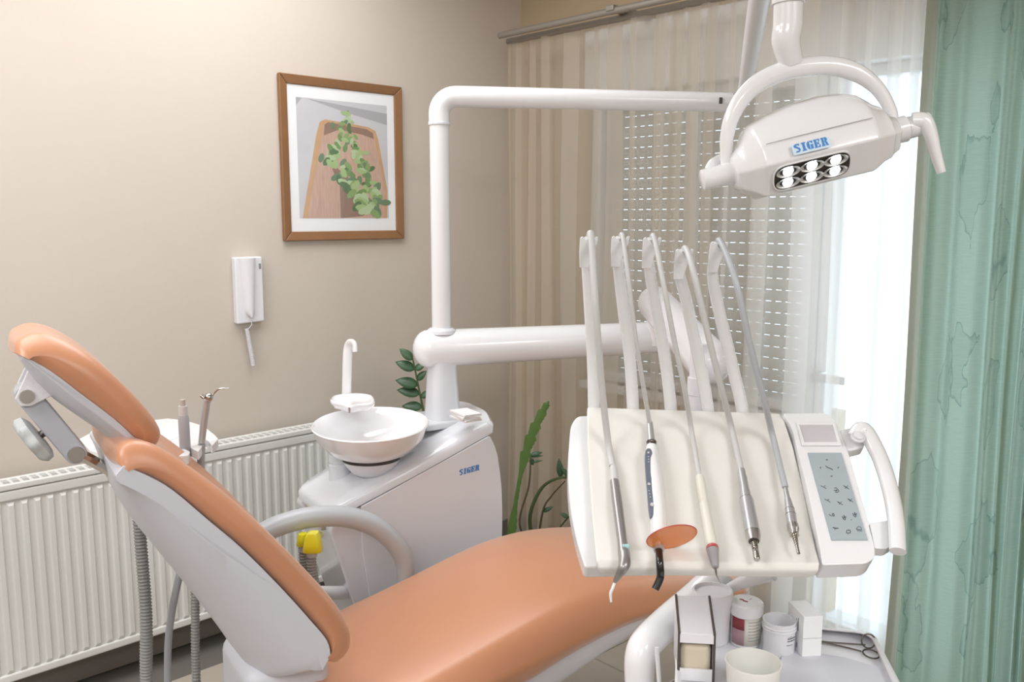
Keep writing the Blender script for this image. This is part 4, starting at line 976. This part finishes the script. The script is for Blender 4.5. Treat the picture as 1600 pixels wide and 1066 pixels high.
MB().tube([m3-(m3-m2)*.08, m3+(m3-m2)*.04], .0085, 20).build('groove_ring', 'dark_gap', t4)
m4 = I_(1183,875,.019); pf = [(.001,0)]
for q_ in range(5): pf += [(.0056,.03+q_*.09),(.0056,.075+q_*.09),(.0044,.08+q_*.09),(.0044,.115+q_*.09)]
pf += [(.0052,.5),(.0052,.96),(.004,1),(.001,1)]
cyl_path(MB(), pf, m3, m4).build('spindle', 'chrome', t4)
# 5: turbine coupling
t5 = thing('turbine_coupling', 'slim silver coupling with ribbed tip on a shiny hose, rightmost on the console', 'instrument', I_(1246, 860))
hose(t5, 4, [P(1150,440,1.48), P(1172,540,1.48), P(1195,630,1.50), I_(1207,680,.02), I_(1227,762)], .0056, 'hose_silver')
n0, n1, n2_, n3, n4 = I_(1227,761), I_(1234,796), I_(1238,820), I_(1241,835), I_(1248,866)
cyl_path(MB(), [(.001,0),(.0038,0),(.0046,.5),(.0056,.55),(.0076,.98),(.001,1)], n0, n1).build('sleeve', 'satin_silver', t5)
cyl_path(MB(), [(.001,0),(.0080,0),(.0084,.3),(.0082,.34),(.0086,.38),(.0086,1),(.001,1)], n1, n2_).build('ring_section', 'satin_silver', t5)
for q_, r_ in ((n1, .0082), (n1.lerp(n2_, .35), .0088), (n2_, .0090)):
    MB().tube([q_, q_+(n2_-n1).normalized()*.0006], r_, 20).build('groove_ring', 'dark_steel', t5)
ax_ = n3-n2_; L_ = ax_.length; z_ = ax_.normalized(); x_ = z_.orthogonal().normalized(); y_ = z_.cross(x_); rings = []
for r_, h_ in ((.0090,0),(.0092,.5),(.0062,1)): rings.append([n2_ + z_*h_*L_ + (x_*cos(a_)+y_*sin(a_))*r_*(1+.06*(i % 2)) for i, a_ in enumerate([2*pi*i/28 for i in range(28)])])
MB().loft(rings).build('knurled_nut', 'steel', t5, smooth=False)
pf = [(.001,0),(.0076,0),(.0076,.06),(.005,.07)]
for q_ in range(5): pf += [(.0048-.0004*q_,.10+q_*.10),(.0048-.0004*q_,.15+q_*.10),(.0036-.0003*q_,.155+q_*.10),(.0036-.0003*q_,.19+q_*.10)]
pf += [(.0026,.62),(.0026,.98),(.001,1)]
cyl_path(MB(), pf, n3, n4).build('spindle', 'chrome', t5)

# ------------------------------------------------------------------ side tray under the console
TZ = .80
tr_ = thing('side_tray', 'white side tray on a curved arm below the console, holding jars and boxes', 'tray', PZ(1250, 1040, TZ))
def tray_pts(z, ins_=0):
    P4 = [PZ(1060, 960, z), PZ(1288+75, 988, z), PZ(1420, 1100, z), PZ(1430, 1260, z), PZ(1050, 1260, z)]
    q_ = [(p.x, p.y) for p in P4]; c_ = Vector((sum(p[0] for p in q_)/5, sum(p[1] for p in q_)/5))
    q_ = [Vector(p) + (c_-Vector(p)).normalized()*ins_ for p in q_]
    return [Vector((p.x, p.y, z)) for p in rounded(q_, .03, 5)]
MB().loft([tray_pts(TZ-.02, .02), tray_pts(TZ+.012, .002), tray_pts(TZ+.018, -.004), tray_pts(TZ+.021, .002), tray_pts(TZ+.018, .010), tray_pts(TZ, .016)]).build('tray_shell', 'white_plastic', tr_, ang=50)
MB().slab(catmull([PZ(1225,1015,TZ+.003), PZ(1320,1030,TZ+.003), PZ(1395,1052,TZ+.003), PZ(1400,1100,TZ+.003), PZ(1200,1100,TZ+.003)], 1, True), Vector((0,0,.004))).build('liner', 'shell_white', tr_, bevel=.002)
fr_arm = catmull([P(1130,895,1.68), P(1092,932,1.66), P(1045,972,1.60), P(1012,1003,1.54), P(1001,1026,1.52), P(999,1066,1.51), P(1000,1130,1.49)], 6)
MB().tube(fr_arm, [.033,.033,.032,.030,.029,.027,.027], 24).build('support_arm', 'white_gloss', tr_, ang=70)
MB().tube(catmull([P(1205,892,1.60), P(1185,900,1.61), P(1155,912,1.62), P(1125,926,1.63)], 6), [.020,.016,.012,.006], 18).build('arm_fairing', 'white_gloss', tr_, ang=70)
MB().tube([P(1000,1125,1.49), P(1085,1125,1.44)], .02, 14).build('tray_bracket', 'white_gloss', tr_)
MB().tube(catmull([P(1026,1012,1.49), P(1030,1066,1.48), P(1032,1110,1.47)], 3), .004, 8).build('side_guide', 'white_plastic', tr_)
# jars
def jar(name, lab, cpx, cpy, r, h, cat='jar'):
    b_ = PZ(cpx, cpy, TZ+.0005); return thing(name, lab, cat, b_, 'jars on the side tray'), b_
TH = TZ+.001
# back jar
j1_, b_ = jar('plastic_jar', 'large plain white jar, partly behind the brown-edged box', 1111, 1000, .05, .1)
MB().lathe([(.001,0),(.030,0),(.033,.006),(.035,.079),(.001,.079)], b_, seg=40).build('jar_body', 'white_plastic', j1_)
MB().lathe([(.037,.076),(.037,.087),(.0385,.088),(.0385,.098),(.0365,.101),(.034,.101),(.033,.095),(.001,.094)], b_, seg=40).build('lid', 'white_plastic', j1_)
# red label jar
j2_, b2_ = jar('plastic_jar', 'white lidded jar with dark red label, beside the open jar', 1164, 1004, .03, .08)
MB().lathe([(.001,0),(.0265,0),(.028,.003),(.028,.062),(.001,.062)], b2_, seg=40).build('jar_body', 'white_plastic', j2_)
MB().lathe([(.001,.060),(.0305,.060),(.031,.062),(.031,.080),(.028,.0835),(.001,.0835)], b2_, seg=40).build('lid', 'white_gloss', j2_)
def band(mt, a0, a1, z0, z1, nm, r=.0284, b=b2_, par=None):
    base = math.atan2(-FW.y, -FW.x); k_ = 14; rings = []
    for z_ in (z0, z1): rings.append([b + Vector((r*cos(base+a0+(a1-a0)*i/k_), r*sin(base+a0+(a1-a0)*i/k_), z_)) for i in range(k_+1)])
    return MB().loft(rings, caps=False, closed=False).build(nm, mt, par, solid=.0003)
band('label_red', -1.3, -.35, .036, .058, 'label', par=j2_); band('label_rose', -1.3, -.35, .006, .036, 'label', par=j2_); lb = band('label_cream', -.35, 1.3, .006, .058, 'label', par=j2_)
lm = MB()
for q_ in range(7):
    for z_ in (0,):
        base = math.atan2(-FW.y, -FW.x); a0, a1 = -.1, .9-.12*(q_ % 3); zz = .052-q_*.006; rr2 = .0289; hh_ = .0010 if q_ != 3 else .0014
        vs = []
        for i in range(9): a_ = base+a0+(a1-a0)*i/8; vs += [b2_+Vector((rr2*cos(a_), rr2*sin(a_), zz)), b2_+Vector((rr2*cos(a_), rr2*sin(a_), zz+hh_))]
        lm.add(vs, [(2*i, 2*i+2, 2*i+3, 2*i+1) for i in range(8)])
sub_build(lm, 'label_print', 'ink_soft', lb, smooth=False)
lt = MB()
for x, y, rx_ in ((-.008,.004,.0042),(-.003,-.0035,.0048)): 
    lt.slab([b2_ + RT*(x+rx_*cos(a_)) + FW*(y+.0028*sin(a_)-.002*cos(a_)) + UP*.0836 for a_ in [2*pi*i/12 for i in range(12)]], UP*.0003)
lt.build('lid_mark', 'label_red', j2_, smooth=False)
MB().slab([b2_+RT*.004+FW*.002+UP*.0836, b2_+RT*.011+FW*.008+UP*.0836, b2_+RT*.012+FW*.007+UP*.0836], UP*.0003).build('lid_mark', 'ink_soft', j2_, smooth=False)
# open jar
j3_, b3_ = jar('plastic_jar', 'open white jar without lid, black print on its front', 1216, 1018, .03, .07)
MB().lathe([(.001,0),(.0275,0),(.029,.003),(.0292,.046),(.0312,.047),(.0312,.049),(.0295,.050),(.0312,.052),(.0312,.054),(.0295,.055),(.0305,.063),(.0285,.063),(.027,.05),(.0265,.022),(.001,.020)], b3_, seg=48).build('jar_body', 'white_plastic', j3_, ang=50)
base = math.atan2(-FW.y, -FW.x)
def text_on_jar(lines, b, r, par, a_c):
    t_ = MB()
    for (z_, a0, a1, h_) in lines:
        rn = random.Random(int(z_*1e5)); a_ = a0
        while a_ < a1:
            w_ = rn.uniform(.03, .07); 
            vs = []
            for i in range(3): aa = base+a_+w_*i/2; vs += [b+Vector((r*cos(aa), r*sin(aa), z_)), b+Vector((r*cos(aa), r*sin(aa), z_+h_*rn.uniform(.7, 1.1)))]
            t_.add(vs, [(0,2,3,1),(2,4,5,3)]); a_ += w_+.018
    return t_.build('jar_print', 'ink', par, smooth=False)
text_on_jar([(.0405,.30,.55,.0009),(.0365,.24,.92,.0028),(.0318,.24,.86,.0028),(.0245,.2,.34,.0016),(.0245,.40,.66,.0014)], b3_, .0294, j3_, 0)
# upright carton
cb_ = PZ(1264, 1026, TH); ct_ = thing('carton', 'upright small white carton between the open jar and the forceps', 'box', cb_)
cmx = axes(cb_, RT*1+FW*.10, FW)
MB(cmx).box((-.018,-.010,0),(.018,.058,.082)).build('box', 'card', ct_, smooth=False, bevel=.0008)
MB(cmx).box((-.0182,-.0103,.040),(.0182,-.0099,.0405)).build('flap_edge', 'ink_soft', ct_, smooth=False)
mk_ = MB(cmx)
for y_, z0_, z1_ in ((.01,.045,.07),(.018,.04,.066),(.03,.05,.06),(.012,.012,.022)): mk_.box((-.0183,y_,z0_),(-.018,y_+.003,z1_))
mk_.build('side_print', 'ink_soft', ct_, smooth=False)
# cup
cu_ = PZ(1175, 1090, TH); cuo = thing('mixing_cup', 'round cream white open cup at the front of the side tray', 'cup', cu_)
MB().lathe([(.001,0),(.035,0),(.040,.004),(.0455,.060),(.0463,.062),(.0463,.065),(.0445,.065),(.0435,.060),(.038,.008),(.001,.006)], cu_, seg=56).build('cup', 'cup_cream', cuo, ang=50)
# dispenser with brown-edged side plates
db = PZ(1083, 1042, TH); dsp = thing('pad_dispenser', 'white cotton pad dispenser with dark brown edged sides, leftmost on the side tray', 'dispenser', db)
dmx = axes(db, RT*1-FW*.12, FW)
side = [(-.05,0),(-.05,.088),(.05,.112),(.05,0)]     # (y, z)
for xs in (-.030, .030):
    mb = MB(dmx); n = len(side); mb.add([(xs-.0015, y_, z_) for y_, z_ in side]+[(xs+.0015, y_, z_) for y_, z_ in side], [list(range(n)), list(range(n, 2*n))[::-1]]+[(i, n+i, n+(i+1) % n, (i+1) % n) for i in range(n)])
    sd = mb.build('side_plate', 'white_plastic', dsp, smooth=False)
    ed = MB(dmx).tube([(xs, -.05, 0), (xs, -.05, .088), (xs, .05, .112)], .0022, 6)
    sub_build(ed, 'edge_trim', 'brown_edge', sd, smooth=False)
tp_ = MB(dmx); tp_.add([(-.0285,-.05,.087),(.0285,-.05,.087),(.0285,.05,.111),(-.0285,.05,.111),(-.0285,-.05,.084),(.0285,-.05,.084),(.0285,.05,.108),(-.0285,.05,.108)], [(0,1,2,3),(4,7,6,5),(0,4,5,1),(1,5,6,2),(2,6,7,3),(3,7,4,0)]); tp_.build('lid', 'white_plastic', dsp, bevel=.001)
MB(dmx).box((-.0285,-.051,.070),(.0285,-.048,.085)).build('front_lip', 'white_plastic', dsp, smooth=False)
MB(dmx).box((-.0285,-.050,0),(.0285,-.047,.022)).build('front_wall', 'white_plastic', dsp, smooth=False)
MB(dmx).box((-.0285,-.047,0),(.0285,.047,.004)).build('base_plate', 'white_plastic', dsp, smooth=False)
MB(dmx).box((-.0285,.047,0),(.0285,.050,.108)).build('rear_wall', 'white_plastic', dsp, smooth=False)
MB(dmx).box((-.026,-.046,.004),(.026,.040,.066)).build('cotton_pads', 'sponge', dsp, bevel=.012, bseg=4)
# forceps
fq = [PZ(1286,1006,TH+.006), PZ(1330,1008,TH+.006)]
fo = thing('forceps', 'steel ring-handled forceps lying along the back of the side tray', 'forceps', PZ(1320,1010,TH))
f0, f1, f2 = PZ(1288,1003,TH+.004), PZ(1352,1008,TH+.005), PZ(1346,1018,TH+.003)
MB().tube(catmull([PZ(1240,995,TH+.004), f0, f1], 4), .0016, 8).build('shank', 'dark_steel', fo); MB().tube(catmull([PZ(1240,997,TH+.004), PZ(1300,1007,TH+.003), f2], 4), .0016, 8).build('shank', 'dark_steel', fo)
def ring(c_, a_, b__, nm):
    MB().tube([c_ + a_*cos(2*pi*i/28) + b__*sin(2*pi*i/28) for i in range(29)], .0015, 8).build(nm, 'dark_steel', fo)
r1c = P(1357, 1002, 1.55); ring(r1c, RT*.013, UP*.012+FW*.004, 'finger_ring')
r2c = PZ(1361, 1022, TH+.003); ring(r2c, RT*.0135, FW*.017, 'finger_ring')

# ------------------------------------------------------------------ operating lamp: post, arms, head
lamp = thing('operating_lamp', 'white operating lamp with lit reflector window on a tall bent pipe post', 'lamp', colc)
pt = Vector((col.x, col.y, 0)); ptop = P(690, 151, pt.dot(FW)).z; EL = P(1140, 160, 3.08)
elb = Vector((pt.x, pt.y, ptop)); dh = (Vector((EL.x, EL.y, elb.z))-elb); dh.normalize()
r_post = .0350
MB().tube([pt+Vector((0,0,colc.z+.05)), pt+Vector((0,0,elb.z-.085))], .0330, 28).build('post', 'white_gloss', lamp)
MB().lathe([(.001,0),(.052,0),(.050,.012),(.040,.020),(.001,.020)], pt+Vector((0,0,colc.z+.052)), seg=36).build('post_collar', 'unit_white', lamp)
cor = [elb+Vector((0,0,-.09)), elb+Vector((0,0,-.055))]
for i in range(9): a_ = pi/2*i/8; cor.append(elb + Vector((0,0,-.055)) + dh*.055*(1-cos(a_)) + Vector((0,0,.055*sin(a_))))
cor += [elb+dh*.10, EL]
MB().tube(cor, [r_post]*(len(cor)-1)+[.0325], 28).build('upper_arm', 'white_gloss', lamp, ang=60)
MB().lathe([(.001,0),(.0365,.001),(.0372,.003),(.0372,.009),(.0365,.011),(.001,.011)], elb+Vector((0,0,-.094)), seg=32).build('post_ring', 'unit_white', lamp)
MB().tube([EL-dh*.02, EL+dh*.006], .0312, 24).build('arm_cap', 'white_plastic', lamp)
kn = EL + dh*.045
MB().tube([EL-dh*.0, kn], .020, 16).build('knuckle', 'white_plastic', lamp)
MB(axes(P(1127,157,3.04), RT, UP)).box((-.006,-.010,-.012),(.004,.010,.0)).build('lock_clip', 'dark_gap', lamp, smooth=False)
FT = P(1222, -215, 1.56)
MB().tube([kn+(FT-kn).normalized()*.0, kn.lerp(FT, .5), FT], [.020,.025,.027], 22).build('spring_arm', 'white_plastic', lamp)
MB().ball(FT, .045).build('upper_joint', 'white_gloss', lamp)
LD = 1.46
MB().tube([FT, P(1232,-100,LD), P(1232, 6, LD)], .0265, 24).build('drop_tube', 'white_gloss', lamp)
MB().tube(catmull([P(1232,2,LD), P(1231,40,LD), P(1228,64,LD), P(1236,98,LD+.01)], 6), [.0235,.0235,.0225,.019], 26).build('stem', 'white_gloss', lamp, ang=60)
def Y_(cx, cy, d=LD+.01): return P(1080+cx/3.231, cy/3.231, d)
yk_ = catmull([Y_(182,850), Y_(178,760), Y_(180,690), Y_(205,590), Y_(262,490), Y_(350,410), Y_(470,358), Y_(600,335), Y_(720,335), Y_(830,365), Y_(920,425), Y_(975,495), Y_(1010,570), Y_(1016,620)], 5)
MB().tube(yk_, [.0105,.0105,.011,.0125,.014,.0150,.0155,.016,.0155,.0145,.012,.0105,.0095,.0095], 20, upv=tuple(FW)).build('yoke', 'white_gloss', lamp, ang=70)
OC = P(1276, 235, LD); xa = (P(1440,195,LD)-P(1112,275,LD)).normalized(); ya = FW
LM = axes(OC, xa, UP.cross(xa)*-1 if False else (FW - xa*FW.dot(xa)))   # x along the head, y into the room, z up
# section of the head (y, z) ; scaled along x
def head_ring(x, sc_, top_, dz=0):
    prof_ = [(-.082,-.004),(-.047,-.052),(.030,-.056),(.062,-.036),(.075,.000),(.062,top_*.6),(.030,top_*.93),(.0,top_),(-.030,top_*.92),(-.058,top_*.66),(-.074,top_*.33)]
    return [(x, y_*sc_, z_*sc_+dz) for y_, z_ in prof_]
secs = [(-.142,.36,.05,-.004),(-.138,.48,.055,-.004),(-.128,.62,.06,-.004),(-.118,.74,.064,-.003),(-.110,.90,.066,-.002),(-.104,.98,.067,-.001),(-.075,1,.074,0),(-.03,1,.082,0),(.015,1,.084,0),(.050,1,.080,0),(.066,1,.075,0),(.074,.95,.072,0),(.090,.80,.068,0),(.104,.74,.062,0),(.108,.66,.058,0),(.120,.58,.05,0),(.125,.42,.05,0)]
MB(LM).loft([head_ring(*s_) for s_ in secs]).build('head_housing', 'white_gloss', lamp, bevel=.003, ang=24)
seam = [(x_, -.0765*k_, .0285*k_) for x_, k_ in ((-.100,.985),(-.06,1.002),(0,1.008),(.05,1.004),(.066,1.0))]
MB(LM).tube(seam, .0006, 6).build('seam', 'tip_grey', lamp)
for x_ in (.119, .1465, -.135): MB(LM).tube([(x_, 0, 0), (x_+.0008, 0, 0)], .0214 if x_ == .119 else .0195, 22).build('seam_ring', 'tip_grey', lamp)
MB(LM).tube([(-.192,0,-.003),(-.190,0,-.003),(-.135,0,-.003)], [.013,.017,.0185], 22).build('left_pivot', 'white_gloss', lamp)
MB(LM).tube([(.118,0,.0),(.146,0,.0),(.1465,0,.0),(.184,0,.0),(.187,0,0)], [.021,.021,.0175,.0175,.014], 22).build('right_pivot', 'white_gloss', lamp)
MB().tube(catmull([P(1425,190,LD-.005), P(1442,190,LD-.01), P(1452,204,LD-.014), P(1462,240,LD-.016), P(1471,270,LD-.018)], 6), [.014,.0145,.0115,.0090,.0072], 16).build('lamp_grip', 'white_gloss', lamp, ang=60)
MB().tube(catmull([P(1108,268,LD+.02), P(1114,256,LD+.03), P(1126,246,LD+.04)], 4), [.009,.009,.006], 12).build('lamp_grip', 'white_gloss', lamp, ang=60)
# lower facet frame for the window
fa, fb_ = Vector((-.082,-.004)), Vector((-.047,-.052))          # (y,z)
fdir = Vector((0, fa.x-fb_.x, fa.y-fb_.y)).normalized()
fo_ = LM @ Vector((-.036, (fa.x+fb_.x)/2, (fa.y+fb_.y)/2)); fx = (LM.to_3x3() @ Vector((1,0,0))); fy = LM.to_3x3() @ fdir
FM = axes(fo_, fx, fy)
if (FM.to_3x3() @ Vector((0,0,1))).dot(FW) > 0: print('facet normal away')
stad = rounded([(-.060,-.0225),(.060,-.0225),(.060,.0225),(-.060,.0225)], .021, 8)
stad = [(p.x + .15*p.y*0, p.y) for p in stad]
MB(FM).prism(stad, -.001, .0010).build('window_recess', 'dark_steel', lamp, smooth=False)
big = [(x*1.035, y*1.06) for x, y in stad]; mb = MB(FM); n = len(stad)
mb.loft([[(x, y, .0) for x, y in big], [(x, y, .0026) for x, y in big], [(x, y, .0026) for x, y in stad], [(x, y, 0) for x, y in stad]], caps=False); mb.build('window_rim', 'white_gloss', lamp)
for ix in range(3):
    for iy in range(2):
        c_ = Vector(((ix-1)*.0375, (.5-iy)*.0205, .0012)); mb = MB(FM); rings = []
        for sc_, h_ in ((1,0.0026),(.82,.0012),(.55,.0004),(.30,.0001)): rings.append([(c_.x+.0195*sc_*cos(a_), c_.y+.0098*sc_*sin(a_), c_.z+h_-.001) for a_ in [2*pi*i/20 for i in range(20)]])
        rf = mb.loft(rings, caps=False).build('reflector', 'reflector', lamp, smooth=False)
        sub_build(MB(FM).lathe([(.001,0),(.0085,0),(.0070,.0010),(.001,.0014)], (c_.x, c_.y, .0012), seg=16), 'led', 'led_lit', rf)
MB(FM).prism(stad, .0030, .0036).build('window_lens', 'clear_glass', lamp, smooth=False)
# badge on the front face
hr0 = [Vector(p) for p in head_ring(0, 1, .083)]
pa, pb_ = hr0[0], hr0[10]      # crease and the point above
fdir2 = (pb_-pa).normalized(); bo = LM @ (Vector((-.061, 0, 0)) + Vector((0, pa.y, pa.z)).lerp(Vector((0, pb_.y, pb_.z)), .18) )
BM_ = axes(bo, fx, LM.to_3x3() @ Vector((0, fdir2.y, fdir2.z)))
BM_ = BM_ @ Matrix.Translation(Vector((-.002, 0, .0050)))
bd_ = MB(BM_).prism(rounded([(-.002,-.002),(.056,-.002),(.056,.014),(-.002,.014)], .002), 0, .0006).build('badge', 'label_pale_blue', lamp, smooth=False)
mb, hh = word('SIGER', BM_ @ Matrix.Translation(Vector((.001, .0015, .0006))), .053, slant=.0)
sub_build(mb, 'lettering', 'blue_ink', bd_, smooth=False)
